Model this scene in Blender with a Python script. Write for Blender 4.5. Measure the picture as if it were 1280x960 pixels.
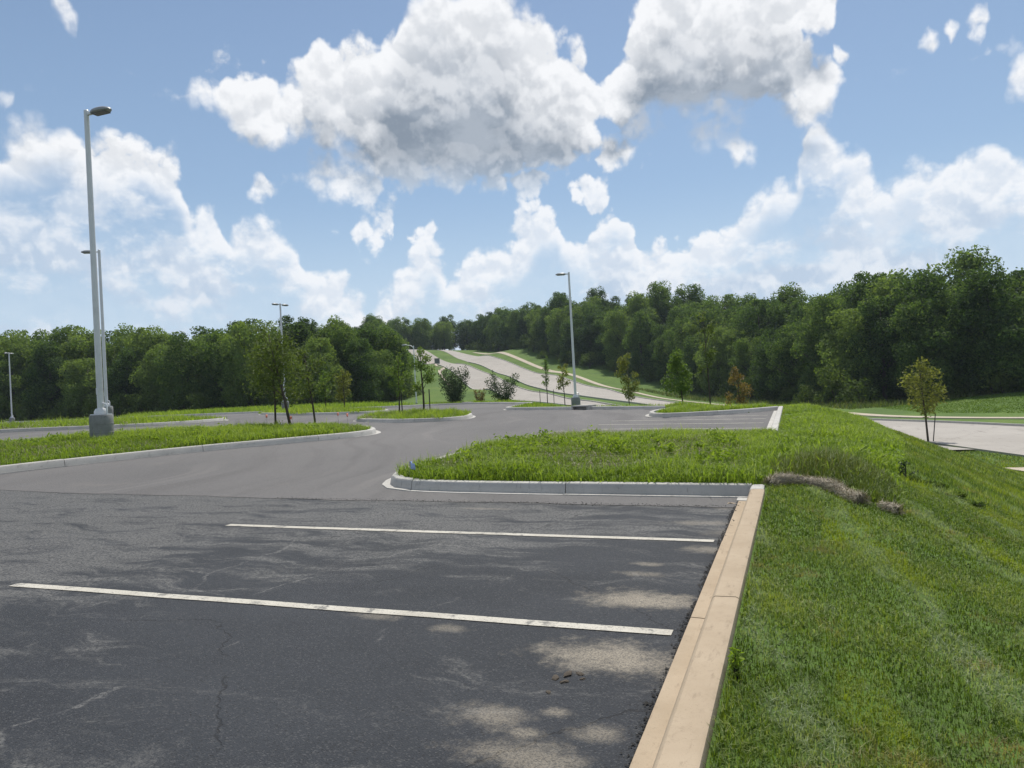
import bpy, bmesh, math, random
import numpy as np
from mathutils import Vector, Matrix, Euler

for o in list(bpy.data.objects):
    bpy.data.objects.remove(o, do_unlink=True)
scene = bpy.context.scene
COL = scene.collection
PI = math.pi
rad = math.radians

# ------------------------------------------------------------------ camera
YAW, PITCH, ROLL, EYE = rad(20.2), rad(0.6), rad(-3.1), 1.55
cam_d = bpy.data.cameras.new("camera"); cam = bpy.data.objects.new("camera", cam_d); COL.objects.link(cam)
cam_d.sensor_width = 36.0; cam_d.lens = 955.0 / 1280.0 * 36.0
cam_d.clip_start = 0.05; cam_d.clip_end = 12000
cam.matrix_world = (Matrix.Translation((0, 0, EYE)) @ Matrix.Rotation(YAW, 4, 'Z')
                    @ Matrix.Rotation(PI / 2 + PITCH, 4, 'X') @ Matrix.Rotation(ROLL, 4, 'Z'))
scene.camera = cam

# ------------------------------------------------------------------ light
SUN_EL, SUN_AZ = rad(62), rad(-4)          # azimuth clockwise from +Y
sun_d = bpy.data.lights.new("sun", 'SUN'); sun = bpy.data.objects.new("sun", sun_d); COL.objects.link(sun)
sun_d.energy = 4.8; sun_d.angle = rad(0.53); sun_d.color = (1.0, 0.95, 0.87)
to_sun = Vector((math.sin(SUN_AZ) * math.cos(SUN_EL), math.cos(SUN_AZ) * math.cos(SUN_EL), math.sin(SUN_EL)))
sun.rotation_euler = to_sun.to_track_quat('Z', 'Y').to_euler()
sun.location = (0, 0, 60)

scene.view_settings.view_transform = 'Standard'; scene.view_settings.look = 'None'
scene.view_settings.gamma = 1.0; scene.view_settings.exposure = 0.0; scene.view_settings.use_curve_mapping = False
scene.render.engine = 'CYCLES'
HAZE = 0.00017
scene.cycles.max_bounces = 6; scene.cycles.diffuse_bounces = 3; scene.cycles.transmission_bounces = 4
scene.cycles.transparent_max_bounces = 6


class NT:
    """small helper for writing node trees"""
    def __init__(s, tree): s.t = tree; s.n = tree.nodes; s.l = tree.links
    def put(s, sock, v):
        if v is None: return
        if isinstance(v, bpy.types.NodeSocket): s.l.new(v, sock)
        else: sock.default_value = v
    def new(s, typ, ins=(), **kw):
        n = s.n.new(typ)
        for k, v in kw.items(): setattr(n, k, v)
        if isinstance(ins, dict):
            for k, v in ins.items(): s.put(n.inputs[k], v)
        else:
            for i, v in enumerate(ins): s.put(n.inputs[i], v)
        return n
    def math(s, op, a, b=None, c=None, clamp=False):
        n = s.n.new('ShaderNodeMath'); n.operation = op; n.use_clamp = clamp
        for i, v in enumerate((a, b, c)): s.put(n.inputs[i], v)
        return n.outputs[0]
    def vec(s, op, a, b=None, c=None, out=0):
        n = s.n.new('ShaderNodeVectorMath'); n.operation = op
        for i, v in enumerate((a, b, c)): s.put(n.inputs[i], v)
        return n.outputs[out]
    def scale(s, a, k):
        n = s.n.new('ShaderNodeVectorMath'); n.operation = 'SCALE'; s.put(n.inputs[0], a); s.put(n.inputs['Scale'], k)
        return n.outputs[0]
    def length(s, a):
        n = s.n.new('ShaderNodeVectorMath'); n.operation = 'LENGTH'; s.put(n.inputs[0], a); return n.outputs['Value']
    def step(s, v, a, b, lo=0.0, hi=1.0, smooth=True):
        n = s.n.new('ShaderNodeMapRange'); n.interpolation_type = 'SMOOTHSTEP' if smooth else 'LINEAR'; n.clamp = True
        for i, q in enumerate((v, a, b, lo, hi)): s.put(n.inputs[i], q)
        return n.outputs[0]
    def noise(s, vec, scale, detail=4, rough=0.55, col=False, dist=0.0, lac=2.0):
        n = s.n.new('ShaderNodeTexNoise'); s.put(n.inputs['Vector'], vec)
        n.inputs['Scale'].default_value = scale; n.inputs['Detail'].default_value = detail
        n.inputs['Roughness'].default_value = rough; n.inputs['Distortion'].default_value = dist
        n.inputs['Lacunarity'].default_value = lac
        return n.outputs['Color'] if col else n.outputs[0]
    def voro(s, vec, scale, feature='F1', out='Distance', smooth=1.0, rnd=1.0):
        n = s.n.new('ShaderNodeTexVoronoi'); n.feature = feature; n.voronoi_dimensions = '2D'; s.put(n.inputs['Vector'], vec)
        n.inputs['Scale'].default_value = scale; n.inputs['Randomness'].default_value = rnd
        if feature == 'SMOOTH_F1': n.inputs['Smoothness'].default_value = smooth
        return n.outputs[out]
    def mix(s, f, a, b, mode='MIX'):
        n = s.n.new('ShaderNodeMix'); n.data_type = 'RGBA'; n.blend_type = mode; n.clamp_factor = True
        s.put(n.inputs[0], f); s.put(n.inputs[6], c4(a)); s.put(n.inputs[7], c4(b))
        return n.outputs[2]
    def ramp(s, f, stops):
        n = s.n.new('ShaderNodeValToRGB'); s.put(n.inputs[0], f); e = n.color_ramp.elements
        while len(e) < len(stops): e.new(0.5)
        for q, (p, c) in zip(e, stops): q.position = p; q.color = c4(c)
        return n.outputs[0]


def c4(c):
    return (c[0], c[1], c[2], 1.0) if isinstance(c, (tuple, list)) and len(c) == 3 else c


# ------------------------------------------------------------------ sky with cumulus clouds
# outlines of the cloud layers as (azimuth, elevation), upper and lower edge
HIGH_TOP = [(-0.396,0.346),(-0.374,0.393),(-0.351,0.401),(-0.323,0.398),(-0.294,0.402),(-0.266,0.384),(-0.241,0.392),(-0.226,0.428),(-0.204,0.440),(-0.174,0.434),(-0.148,0.428),(-0.131,0.462),(-0.114,0.487),(-0.054,0.511),(-0.013,0.506),(0.017,0.486),(0.032,0.468),(0.057,0.448),(0.087,0.427),(0.118,0.414),(0.132,0.384),(0.137,0.365),(0.148,0.398),(0.161,0.418),(0.178,0.450),(0.199,0.481),(0.245,0.487),(0.294,0.479),(0.342,0.470),(0.373,0.456),(0.383,0.387),(0.400,0.375),(0.417,0.363),(0.432,0.322)]
HIGH_LOW = [(-0.396,0.385),(-0.376,0.354),(-0.354,0.348),(-0.326,0.342),(-0.298,0.340),(-0.269,0.341),(-0.244,0.344),(-0.232,0.335),(-0.211,0.313),(-0.181,0.299),(-0.156,0.291),(-0.141,0.288),(-0.126,0.285),(-0.069,0.285),(-0.027,0.285),(0.005,0.290),(0.021,0.289),(0.047,0.293),(0.079,0.299),(0.111,0.310),(0.129,0.333),(0.137,0.355),(0.145,0.356),(0.156,0.336),(0.170,0.331),(0.188,0.327),(0.235,0.322),(0.284,0.315),(0.332,0.314),(0.364,0.311),(0.378,0.314),(0.397,0.317),(0.415,0.324),(0.432,0.360)]
BANK_TOP = [(-0.623,0.272),(-0.580,0.289),(-0.564,0.304),(-0.545,0.316),(-0.521,0.323),(-0.506,0.319),(-0.499,0.303),(-0.486,0.311),(-0.461,0.308),(-0.436,0.313),(-0.419,0.301),(-0.409,0.297),(-0.397,0.283),(-0.389,0.258),(-0.382,0.229),(-0.373,0.219),(-0.364,0.239),(-0.350,0.235),(-0.346,0.216),(-0.304,0.215),(-0.280,0.212),(-0.266,0.199),(-0.254,0.170),(-0.239,0.164),(-0.209,0.154),(-0.195,0.135),(-0.171,0.117),(-0.142,0.140),(-0.122,0.170),(-0.104,0.196),(-0.090,0.179),(-0.075,0.175),(-0.043,0.181),(-0.017,0.172),(0.005,0.194),(0.022,0.221),(0.038,0.231),(0.059,0.226),(0.067,0.203),(0.079,0.184),(0.099,0.191),(0.110,0.210),(0.126,0.214),(0.152,0.217),(0.172,0.209),(0.182,0.179),(0.197,0.165),(0.226,0.175),(0.275,0.176),(0.300,0.185),(0.316,0.205),(0.334,0.227),(0.352,0.243),(0.367,0.255),(0.375,0.296),(0.389,0.308),(0.405,0.302),(0.417,0.283),(0.429,0.267),(0.441,0.243),(0.453,0.222),(0.477,0.212),(0.503,0.222),(0.530,0.221),(0.558,0.230),(0.573,0.235),(0.602,0.221),(0.643,0.208)]
PUFF_TOP = [(-0.599,0.319),(-0.584,0.354),(-0.567,0.352),(-0.563,0.323),(-0.526,0.419),(-0.515,0.451),(-0.502,0.451),(-0.496,0.417),(-0.328,0.243),(-0.312,0.278),(-0.293,0.277),(-0.283,0.242),(-0.275,0.257),(-0.252,0.293),(-0.212,0.297),(-0.172,0.290),(-0.148,0.249),(-0.033,0.253),(-0.011,0.284),(0.036,0.285),(0.063,0.246),(0.115,0.267),(0.131,0.303),(0.158,0.309),(0.175,0.279),(0.280,0.267),(0.294,0.294),(0.313,0.291),(0.322,0.262),(0.415,0.346),(0.422,0.382),(0.429,0.377),(0.433,0.341),(0.497,0.337),(0.507,0.363),(0.519,0.361),(0.525,0.333),(0.528,0.342),(0.535,0.369),(0.543,0.342),(0.546,0.350),(0.557,0.376),(0.570,0.371),(0.576,0.343),(0.585,0.283),(0.595,0.323),(0.608,0.327),(0.629,0.317)]
PUFF_LOW = [(-0.599,0.358),(-0.586,0.326),(-0.568,0.333),(-0.563,0.364),(-0.526,0.459),(-0.517,0.427),(-0.503,0.426),(-0.496,0.457),(-0.329,0.281),(-0.314,0.248),(-0.295,0.248),(-0.283,0.281),(-0.275,0.296),(-0.253,0.261),(-0.214,0.255),(-0.174,0.253),(-0.149,0.287),(-0.033,0.291),(-0.013,0.257),(0.035,0.254),(0.062,0.284),(0.115,0.306),(0.130,0.276),(0.156,0.280),(0.174,0.318),(0.280,0.306),(0.293,0.275),(0.312,0.275),(0.322,0.301),(0.415,0.385),(0.420,0.357),(0.427,0.352),(0.433,0.380),(0.497,0.376),(0.506,0.346),(0.518,0.345),(0.524,0.373),(0.527,0.382),(0.534,0.353),(0.542,0.381),(0.546,0.390),(0.556,0.359),(0.569,0.357),(0.576,0.382),(0.585,0.322),(0.593,0.290),(0.606,0.288),(0.627,0.282)]
WISP_TOP = [(-0.206,0.196),(-0.187,0.232),(-0.159,0.241),(-0.138,0.249),(-0.127,0.221),(-0.119,0.193),(-0.103,0.226),(-0.088,0.194),(0.073,0.241),(0.088,0.268),(0.108,0.265),(0.116,0.260),(0.139,0.262),(0.155,0.227),(0.360,0.467),(0.388,0.469),(0.423,0.453),(0.443,0.414)]
WISP_LOW = [(-0.206,0.235),(-0.189,0.202),(-0.161,0.200),(-0.140,0.209),(-0.128,0.259),(-0.120,0.231),(-0.105,0.198),(-0.089,0.232),(0.072,0.279),(0.087,0.249),(0.107,0.247),(0.115,0.231),(0.138,0.231),(0.155,0.265),(0.356,0.411),(0.383,0.400),(0.420,0.405),(0.442,0.451)]


def flat2(t, typ, p, scale, **kw):
    n = t.n.new(typ)
    if typ == 'ShaderNodeTexNoise': n.noise_dimensions = '2D'
    else: n.voronoi_dimensions = '2D'
    t.put(n.inputs['Vector'], p); n.inputs['Scale'].default_value = scale
    for k, v in kw.items(): n.inputs[k].default_value = v
    return n


def cloud_relief_group():
    """cauliflower relief added to the smooth outlines"""
    g = bpy.data.node_groups.new('cloud_relief', 'ShaderNodeTree')
    g.interface.new_socket('P', in_out='INPUT', socket_type='NodeSocketVector')
    g.interface.new_socket('R', in_out='OUTPUT', socket_type='NodeSocketFloat')
    t = NT(g); gi = t.n.new('NodeGroupInput'); go = t.n.new('NodeGroupOutput'); p = gi.outputs[0]
    wn = flat2(t, 'ShaderNodeTexNoise', p, 22.0, Detail=2.0).outputs['Color']
    q = t.vec('MULTIPLY_ADD', wn, (0.022, 0.022, 0), p)
    def dome(scale, amp):                                # rounded heads meeting in creases
        d = flat2(t, 'ShaderNodeTexVoronoi', q, scale).outputs['Distance']
        return t.math('MULTIPLY_ADD', t.math('MULTIPLY', d, d), -amp, amp * 0.28)
    b3 = t.math('MULTIPLY_ADD', flat2(t, 'ShaderNodeTexNoise', p, 24, Detail=5.0, Roughness=0.6).outputs[0], 0.050, -0.025)
    tot = t.math('ADD', t.math('ADD', dome(17, 0.050), dome(42, 0.019)), t.math('ADD', dome(105, 0.006), b3))
    t.l.new(tot, go.inputs[0])
    return g


def cloud_field_group():
    """signed depth inside the clouds at an (azimuth, elevation) direction"""
    g = bpy.data.node_groups.new('cloud_field', 'ShaderNodeTree')
    g.interface.new_socket('P', in_out='INPUT', socket_type='NodeSocketVector')
    g.interface.new_socket('D', in_out='OUTPUT', socket_type='NodeSocketFloat')
    t = NT(g); gi = t.n.new('NodeGroupInput'); go = t.n.new('NodeGroupOutput'); p = gi.outputs[0]
    wn = flat2(t, 'ShaderNodeTexNoise', p, 9.0, Detail=3.0).outputs['Color']
    q = t.vec('MULTIPLY_ADD', wn, (0.060, 0.045, 0), t.vec('ADD', p, (-0.030, -0.0225, 0)))
    sq = t.new('ShaderNodeSeparateXYZ', (q,)); u = t.math('MULTIPLY_ADD', sq.outputs[0], 1 / 1.5, 0.5); ev = sq.outputs[1]
    def curve(pts):
        n = t.n.new('ShaderNodeFloatCurve'); t.l.new(u, n.inputs['Value']); m = n.mapping; c = m.curves[0]
        pts = [(a / 1.5 + 0.5, e / 0.9 + 0.1) for a, e in pts]; pts = [(0.0, pts[0][1])] + pts + [(1.0, pts[-1][1])]
        while len(c.points) < len(pts): c.points.new(0.5, 0.5)
        for k, (x, y) in enumerate(pts): c.points[k].location = (x, y); c.points[k].handle_type = 'VECTOR'
        m.update()
        return t.math('MULTIPLY_ADD', n.outputs[0], 0.9, -0.09)
    best = t.math('SUBTRACT', curve(BANK_TOP), ev)
    for top, low in ((HIGH_TOP, [(a, e - 0.014) for a, e in HIGH_LOW]), (PUFF_TOP, PUFF_LOW), (WISP_TOP, WISP_LOW)):
        d = t.math('MINIMUM', t.math('SUBTRACT', curve(top), ev), t.math('SUBTRACT', ev, curve(low)))
        best = t.math('MAXIMUM', best, d)
    # the rest of the sky, away from the mapped clouds: scattered cumulus of the same kind
    sx = t.new('ShaderNodeSeparateXYZ', (p,))
    far = t.math('MAXIMUM', t.step(t.math('ABSOLUTE', sx.outputs[0]), 0.64, 0.72), t.step(sx.outputs[1], 0.49, 0.56))
    gen = t.math('MULTIPLY', t.math('SUBTRACT', flat2(t, 'ShaderNodeTexNoise', p, 3.2, Detail=2.0).outputs[0], 0.535), 0.5)
    gen = t.math('ADD', gen, t.math('MULTIPLY', t.math('SUBTRACT', far, 1.0), 5.0))
    best = t.math('MAXIMUM', best, gen)
    rel = t.n.new('ShaderNodeGroup'); rel.node_tree = bpy.data.node_groups['cloud_relief']; t.l.new(p, rel.inputs[0])
    t.l.new(t.math('ADD', best, rel.outputs[0]), go.inputs[0])
    return g


world = bpy.data.worlds.new("World"); scene.world = world; world.use_nodes = True
wt = NT(world.node_tree); wt.n.clear()
sky = wt.n.new('ShaderNodeTexSky'); sky.sky_type = 'NISHITA'; sky.sun_disc = False
sky.sun_elevation = SUN_EL; sky.sun_rotation = SUN_AZ; sky.altitude = 200; sky.air_density = 1.0; sky.dust_density = 0.6; sky.ozone_density = 2.5
tc = wt.n.new('ShaderNodeTexCoord'); dirv = wt.vec('NORMALIZE', tc.outputs['Generated'])
rot = wt.new('ShaderNodeVectorRotate', {'Vector': dirv, 'Axis': (0, 0, 1), 'Angle': -YAW}); rot.rotation_type = 'AXIS_ANGLE'
sep = wt.new('ShaderNodeSeparateXYZ', (rot.outputs[0],))
az = wt.math('ARCTAN2', sep.outputs[0], sep.outputs[1]); el = wt.math('ARCSINE', sep.outputs[2])
P = wt.new('ShaderNodeCombineXYZ', (az, el, 0.0)).outputs[0]
rg = cloud_relief_group(); fg = cloud_field_group()
def field(p):
    n = wt.n.new('ShaderNodeGroup'); n.node_tree = fg; wt.l.new(p, n.inputs[0]); return n.outputs[0]
D0 = field(P)
D1 = field(wt.vec('ADD', P, (0.012, 0.058, 0)))       # a little towards the sun
def relief(p):
    n = wt.n.new('ShaderNodeGroup'); n.node_tree = rg; wt.l.new(p, n.inputs[0]); return n.outputs[0]
bumps = wt.math('SUBTRACT', relief(P), relief(wt.vec('ADD', P, (0.003, 0.010, 0))))
lowmap = flat2(wt, 'ShaderNodeTexNoise', P, 6.0, Detail=2.0).outputs[0]
midmap = flat2(wt, 'ShaderNodeTexNoise', wt.vec('MULTIPLY', P, (0.8, 1.2, 0)), 11.0, Detail=5.0, Roughness=0.62).outputs[0]
soft = wt.step(lowmap, 0.36, 0.64, 0.014, 0.036)
high = wt.step(el, 0.24, 0.31)                          # near clouds are dark inside, far ones stay pale
alpha = wt.step(D0, -0.004, wt.math('MULTIPLY', soft, wt.step(high, 0.0, 1.0, 0.60, 1.0, False)))
deep = wt.math('MULTIPLY', wt.step(D0, 0.016, 0.075), wt.step(high, 0.0, 1.0, 1.0, 0.0, False))
thin = wt.math('MULTIPLY', deep, wt.step(midmap, 0.40, 0.60, 0.90, 0.05))   # far banks dissolve into haze below their tops
alpha = wt.math('MULTIPLY', alpha, wt.math('SUBTRACT', 1.0, thin))
small = wt.step(bumps, -0.012, 0.012)                   # lit and shaded sides of the heads
large = wt.step(wt.math('SUBTRACT', D0, D1), -0.060, 0.065)
core = wt.step(wt.math('MULTIPLY_ADD', midmap, 0.08, wt.math('SUBTRACT', D0, 0.040)), 0.010, 0.100)      # thick cloud lets less light through
under = wt.step(wt.math('MULTIPLY_ADD', midmap, 0.10, wt.math('SUBTRACT', D1, 0.050)), -0.016, 0.060)
dark = wt.math('MULTIPLY_ADD', core, 0.34, wt.math('MULTIPLY', under, wt.step(large, 0.0, 1.0, 0.98, 0.25, False)))
dark = wt.math('ADD', wt.math('MULTIPLY', dark, 0.86), wt.math('MULTIPLY', wt.step(small, 0.0, 1.0, 0.30, -0.16, False), wt.step(high, 0.0, 1.0, 1.30, 0.72, False)), clamp=True)
grey = wt.mix(high, (5.2, 6.3, 7.8), wt.mix(wt.step(midmap, 0.35, 0.65), (2.5, 3.0, 3.7), (4.1, 4.6, 5.3)))
white = wt.mix(high, (9.2, 9.45, 9.85), (9.6, 9.7, 9.9))
cloud_col = wt.mix(dark, white, grey)
skyc = sky.outputs[0]
skyc = wt.mix(wt.step(el, 0.0, 0.55, 0.60, 0.13, False), skyc, (4.2, 6.0, 8.0))   # milky summer air
skyc = wt.mix(wt.step(el, 0.03, 0.27, 0.86, 0.0), skyc, (6.1, 7.4, 8.8))
final = wt.mix(wt.math('MULTIPLY', alpha, 0.97), skyc, cloud_col)
bg = wt.new('ShaderNodeBackground', {'Color': final, 'Strength': 0.1})
wo = wt.n.new('ShaderNodeOutputWorld'); wt.l.new(bg.outputs[0], wo.inputs[0])
world.cycles.sampling_method = 'MANUAL'; world.cycles.sample_map_resolution = 512

# ------------------------------------------------------------------ height of the land
LOT_PTS = np.array([[-17.88,15.8,.69],[-92.27,68.34,1.03],[-13.4,48.34,.59],[-23.93,57.26,.65],[-39.36,52.65,.91],[-33.73,30.21,1.06],
 [-.48,18.58,.21],[-.51,29.11,.37],[-11.08,18.83,.57],[-15.04,27.5,.56],[-14.19,10.23,.52],[-20.8,56.28,.58],[0,0,0],[-6,0,.1],[-6,5,.15],
 [-1,5,.07],[-1,10,.12],[-6,10,.21],[-12,9,.3],[-12,0,.2],[-.5,-6,-.06],[-12,-6,.14]])
OUT_PTS = np.array([
 [13.68,57.25,-2.53],[10.16,63.41,-2.5],[5.98,70.4,-2.55],[-1.18,89.07,-2.79],[-9.56,107.3,-2.26],[-20.49,128.85,-1.43],[-34.65,149.21,1.0],[-52.04,174.78,4.55],
 [-71.89,202.64,8.4],[-97.6,235.8,13.87],[-112.73,251.55,17.0],[9.14,38.53,-2.5],[6.91,48.36,-2.5],[-26.98,115.81,-.48],[-40.19,134.39,.78],[-53.74,156.04,2.92],
 [-69.12,182.35,6.15],[-92.34,216.43,11.31],[-26.59,102.1,-.33],[-29.2,90.48,-.15],[-38.8,105.06,.15],[-53.91,129.34,1.87],[-71.52,160.16,5.49],[-94,194.5,10.58],
 [-125.77,241.42,18.15],[0.58,101.44,-2.47],[-28.35,149.4,-.28],[-59.11,191.36,5.8],[-107.89,253.33,16.43],[25.38,105.24,-1.52],[16.48,107.29,-2.29],[8.48,109.67,-2.82],
 [-1.58,127.28,-2.64],[-18.91,147.54,-1.47],[-31.12,164.36,.75],[-57.09,192.1,6.73],[-85.74,234.84,15.68],
 [-121.98,88.31,1.12],[-99.4,91.29,.87],[-74.88,89.66,.79],[-59.09,90.14,.66],[-60.97,116.09,1.31],[-57.65,117.31,3.0],[-85.92,170.84,8.7],[-37.15,71.57,.84],
 [9,-20,-2.2],[9,5,-2.3],[9,20,-2.45],[25,0,-2.6],[30,40,-2.6],[38,80,-1.6],[50,150,4],[20,170,4.5],[-10,190,5],[-45,230,12],[-80,280,19],[-140,300,20],
 [-150,120,2],[-120,150,6],[-110,200,11],[-160,90,1.2],[-140,20,.9],[-60,-30,.4],[60,100,1.0]])
LOT = np.array([(-.55,-40),(-.55,29.4),(-1.7,27.75),(-2.9,26.75),(-4.1,25.95),(-4.75,26.5),(-5.1,28.7),(-4.6,31.8),(-4.9,32.9),(-7.2,34.2),(-9.5,35.5),(-11.6,36.6),(-14.1,37.7),
 (-14.7,38.6),(-14.9,40),(-15.6,44),(-17.2,51),(-20.5,56),(-25,62.5),(-29.5,65.5),(-32.2,63),(-33.2,60),(-36,56.5),(-42,51),(-47,50),(-54,51.5),(-80,65.5),(-115,84),(-135,70),(-135,-40)], float)


def tps_fit(p, lam):
    n = len(p); d = np.hypot(p[:, None, 0] - p[None, :, 0], p[:, None, 1] - p[None, :, 1])
    K = d * d * np.log(d + 1e-9) + lam * np.eye(n); Q = np.c_[np.ones(n), p[:, :2]]
    M = np.block([[K, Q], [Q.T, np.zeros((3, 3))]])
    return p[:, :2].copy(), np.linalg.solve(M, np.r_[p[:, 2], 0, 0, 0])


def tps(m, x, y):
    c, w = m; x = np.asarray(x, float); y = np.asarray(y, float)
    r = w[-3] + w[-2] * x + w[-1] * y
    for (cx, cy), k in zip(c, w[:-3]):
        d2 = (x - cx) ** 2 + (y - cy) ** 2
        r = r + k * 0.5 * d2 * np.log(d2 + 1e-12)
    return r


LOTM = tps_fit(LOT_PTS, 30.0); OUTM = tps_fit(OUT_PTS, 20.0)


def sdist(poly, x, y):
    """signed distance, negative inside"""
    x = np.asarray(x, float); y = np.asarray(y, float)
    best = np.full(x.shape, 1e18); ins = np.zeros(x.shape, bool); n = len(poly)
    for i in range(n):
        ax, ay = poly[i]; bx, by = poly[(i + 1) % n]; dx, dy = bx - ax, by - ay
        t = np.clip(((x - ax) * dx + (y - ay) * dy) / (dx * dx + dy * dy), 0, 1)
        best = np.minimum(best, (x - ax - t * dx) ** 2 + (y - ay - t * dy) ** 2)
        if dy != 0:
            c = (ay > y) != (by > y); ins ^= c & (x < dx * (y - ay) / dy + ax)
    return np.where(ins, -1, 1) * np.sqrt(best)


def sstep(a, b, v):
    t = np.clip((v - a) / (b - a), 0, 1); return t * t * (3 - 2 * t)


def lot(x, y): return tps(LOTM, x, y)


def land(x, y):
    """height of the grass outside the car park"""
    x = np.asarray(x, float); y = np.asarray(y, float)
    s = sdist(LOT, x, y); w = sstep(0.0, 9.5, s)
    r = np.hypot(x + 40, y - 100); k = sstep(230, 420, r)
    zo = np.where(k < 1, tps(OUTM, np.clip(x, -420, 420), np.clip(y, -300, 520)), 0.0)
    zo = zo * (1 - k) + 6.0 * k
    return (lot(x, y) + 0.10) * (1 - w) + zo * w


def landz(x, y): return float(land(np.array([x]), np.array([y]))[0])
def lotz(x, y): return float(lot(np.array([x]), np.array([y]))[0])


# ------------------------------------------------------------------ object helpers
def tag(o, label=None, cat=None, group=None, kind=None):
    if label: o['label'] = label
    if cat: o['category'] = cat
    if group: o['group'] = group
    if kind: o['kind'] = kind
    return o


def add(name, mesh, parent=None, mat=None, loc=None):
    o = bpy.data.objects.new(name, mesh); COL.objects.link(o)
    if parent is not None: o.parent = parent
    if mat is not None:
        if not mesh.materials: mesh.materials.append(mat)
    if loc is not None: o.location = loc
    return o


def empty(name, loc=(0, 0, 0), rz=0.0):
    o = bpy.data.objects.new(name, None); COL.objects.link(o); o.location = loc; o.rotation_euler = (0, 0, rz)
    o.empty_display_size = 0.2
    return o


def npmesh(name, V, F, smooth=False, face_attr=None):
    """V (n,3), F (m,k) with one k"""
    V = np.ascontiguousarray(V, np.float32); F = np.ascontiguousarray(F, np.int32)
    m = bpy.data.meshes.new(name); k = F.shape[1]
    m.vertices.add(len(V)); m.vertices.foreach_set('co', V.ravel())
    m.loops.add(F.size); m.loops.foreach_set('vertex_index', F.ravel())
    m.polygons.add(len(F)); m.polygons.foreach_set('loop_start', np.arange(0, F.size, k, dtype=np.int32))
    m.polygons.foreach_set('use_smooth', np.full(len(F), smooth, bool))
    if face_attr is not None:
        a = m.attributes.new('v', 'FLOAT', 'FACE'); a.data.foreach_set('value', np.ascontiguousarray(face_attr, np.float32))
    m.update(calc_edges=True)
    return m


class MB:
    """collects simple shapes into one mesh"""
    def __init__(s): s.v = []; s.f = []
    def box(s, c, h, rz=0.0):
        b = len(s.v); cs, sn = math.cos(rz), math.sin(rz)
        for dz in (-1, 1):
            for dx, dy in ((-1, -1), (1, -1), (1, 1), (-1, 1)):
                x, y = dx * h[0], dy * h[1]
                s.v.append((c[0] + x * cs - y * sn, c[1] + x * sn + y * cs, c[2] + dz * h[2]))
        for q in ((0, 3, 2, 1), (4, 5, 6, 7), (0, 1, 5, 4), (1, 2, 6, 5), (2, 3, 7, 6), (3, 0, 4, 7)): s.f.append([b + i for i in q])
        return s
    def tube(s, path, radii, n=8, cap=True):
        path = [Vector(p) for p in path]; b = len(s.v)
        for i, p in enumerate(path):
            d = (path[min(i + 1, len(path) - 1)] - path[max(i - 1, 0)]).normalized()
            a = d.cross(Vector((0.31, 0.95, 0.05))); a = a.normalized() if a.length > 1e-3 else Vector((1, 0, 0)); c = d.cross(a)
            for k in range(n):
                t = 2 * PI * k / n; s.v.append(tuple(p + (a * math.cos(t) + c * math.sin(t)) * radii[i]))
        for i in range(len(path) - 1):
            for k in range(n):
                k2 = (k + 1) % n; s.f.append([b + i * n + k, b + i * n + k2, b + (i + 1) * n + k2, b + (i + 1) * n + k])
        if cap:
            s.f.append([b + k for k in reversed(range(n))]); s.f.append([b + (len(path) - 1) * n + k for k in range(n)])
        return s
    def lathe(s, prof, n=24, c=(0, 0, 0)):
        b = len(s.v)
        for r, z in prof:
            for k in range(n):
                t = 2 * PI * k / n; s.v.append((c[0] + r * math.cos(t), c[1] + r * math.sin(t), c[2] + z))
        for i in range(len(prof) - 1):
            for k in range(n):
                k2 = (k + 1) % n; s.f.append([b + i * n + k, b + i * n + k2, b + (i + 1) * n + k2, b + (i + 1) * n + k])
        s.f.append([b + k for k in reversed(range(n))]); s.f.append([b + (len(prof) - 1) * n + k for k in range(n)])
        return s
    def poly(s, pts):
        b = len(s.v); s.v += [tuple(p) for p in pts]; s.f.append(list(range(b, b + len(pts)))); return s
    def mesh(s, name, smooth=False):
        m = bpy.data.meshes.new(name); m.from_pydata(s.v, [], s.f)
        for p in m.polygons: p.use_smooth = smooth
        m.update(); return m
    def build(s, name, mat, parent=None, smooth=False, loc=None): return add(name, s.mesh(name, smooth), parent, mat, loc)


def auto_smooth(o, ang=35):
    m = o.data
    for p in m.polygons: p.use_smooth = True
    try: m.set_sharp_from_angle(angle=rad(ang))
    except Exception: pass
    return o


# ------------------------------------------------------------------ materials
def material(name):
    m = bpy.data.materials.new(name); m.use_nodes = True; t = NT(m.node_tree); t.n.clear()
    out = t.n.new('ShaderNodeOutputMaterial'); bs = t.n.new('ShaderNodeBsdfPrincipled'); t.l.new(bs.outputs[0], out.inputs[0])
    bs.inputs['Roughness'].default_value = 0.85; bs.inputs['Specular IOR Level'].default_value = 0.3
    return m, t, bs, out


def bump(t, bs, h, strength, dist):
    b = t.new('ShaderNodeBump', {'Strength': strength, 'Distance': dist, 'Height': h}); t.l.new(b.outputs[0], bs.inputs['Normal'])


def pos(t): return t.new('ShaderNodeNewGeometry').outputs['Position']


def spot(t, p, x, y, rx, ry, ns, soft=0.95):
    """patch of dust lying on the asphalt, ragged edge"""
    d = t.vec('MULTIPLY', t.vec('SUBTRACT', p, (x, y, 0)), (1 / rx, 1 / ry, 0))
    return t.step(t.math('ADD', t.length(d), t.math('MULTIPLY', t.math('SUBTRACT', ns, 0.5), 2.6)), 1.05, 1.05 - soft)


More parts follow.
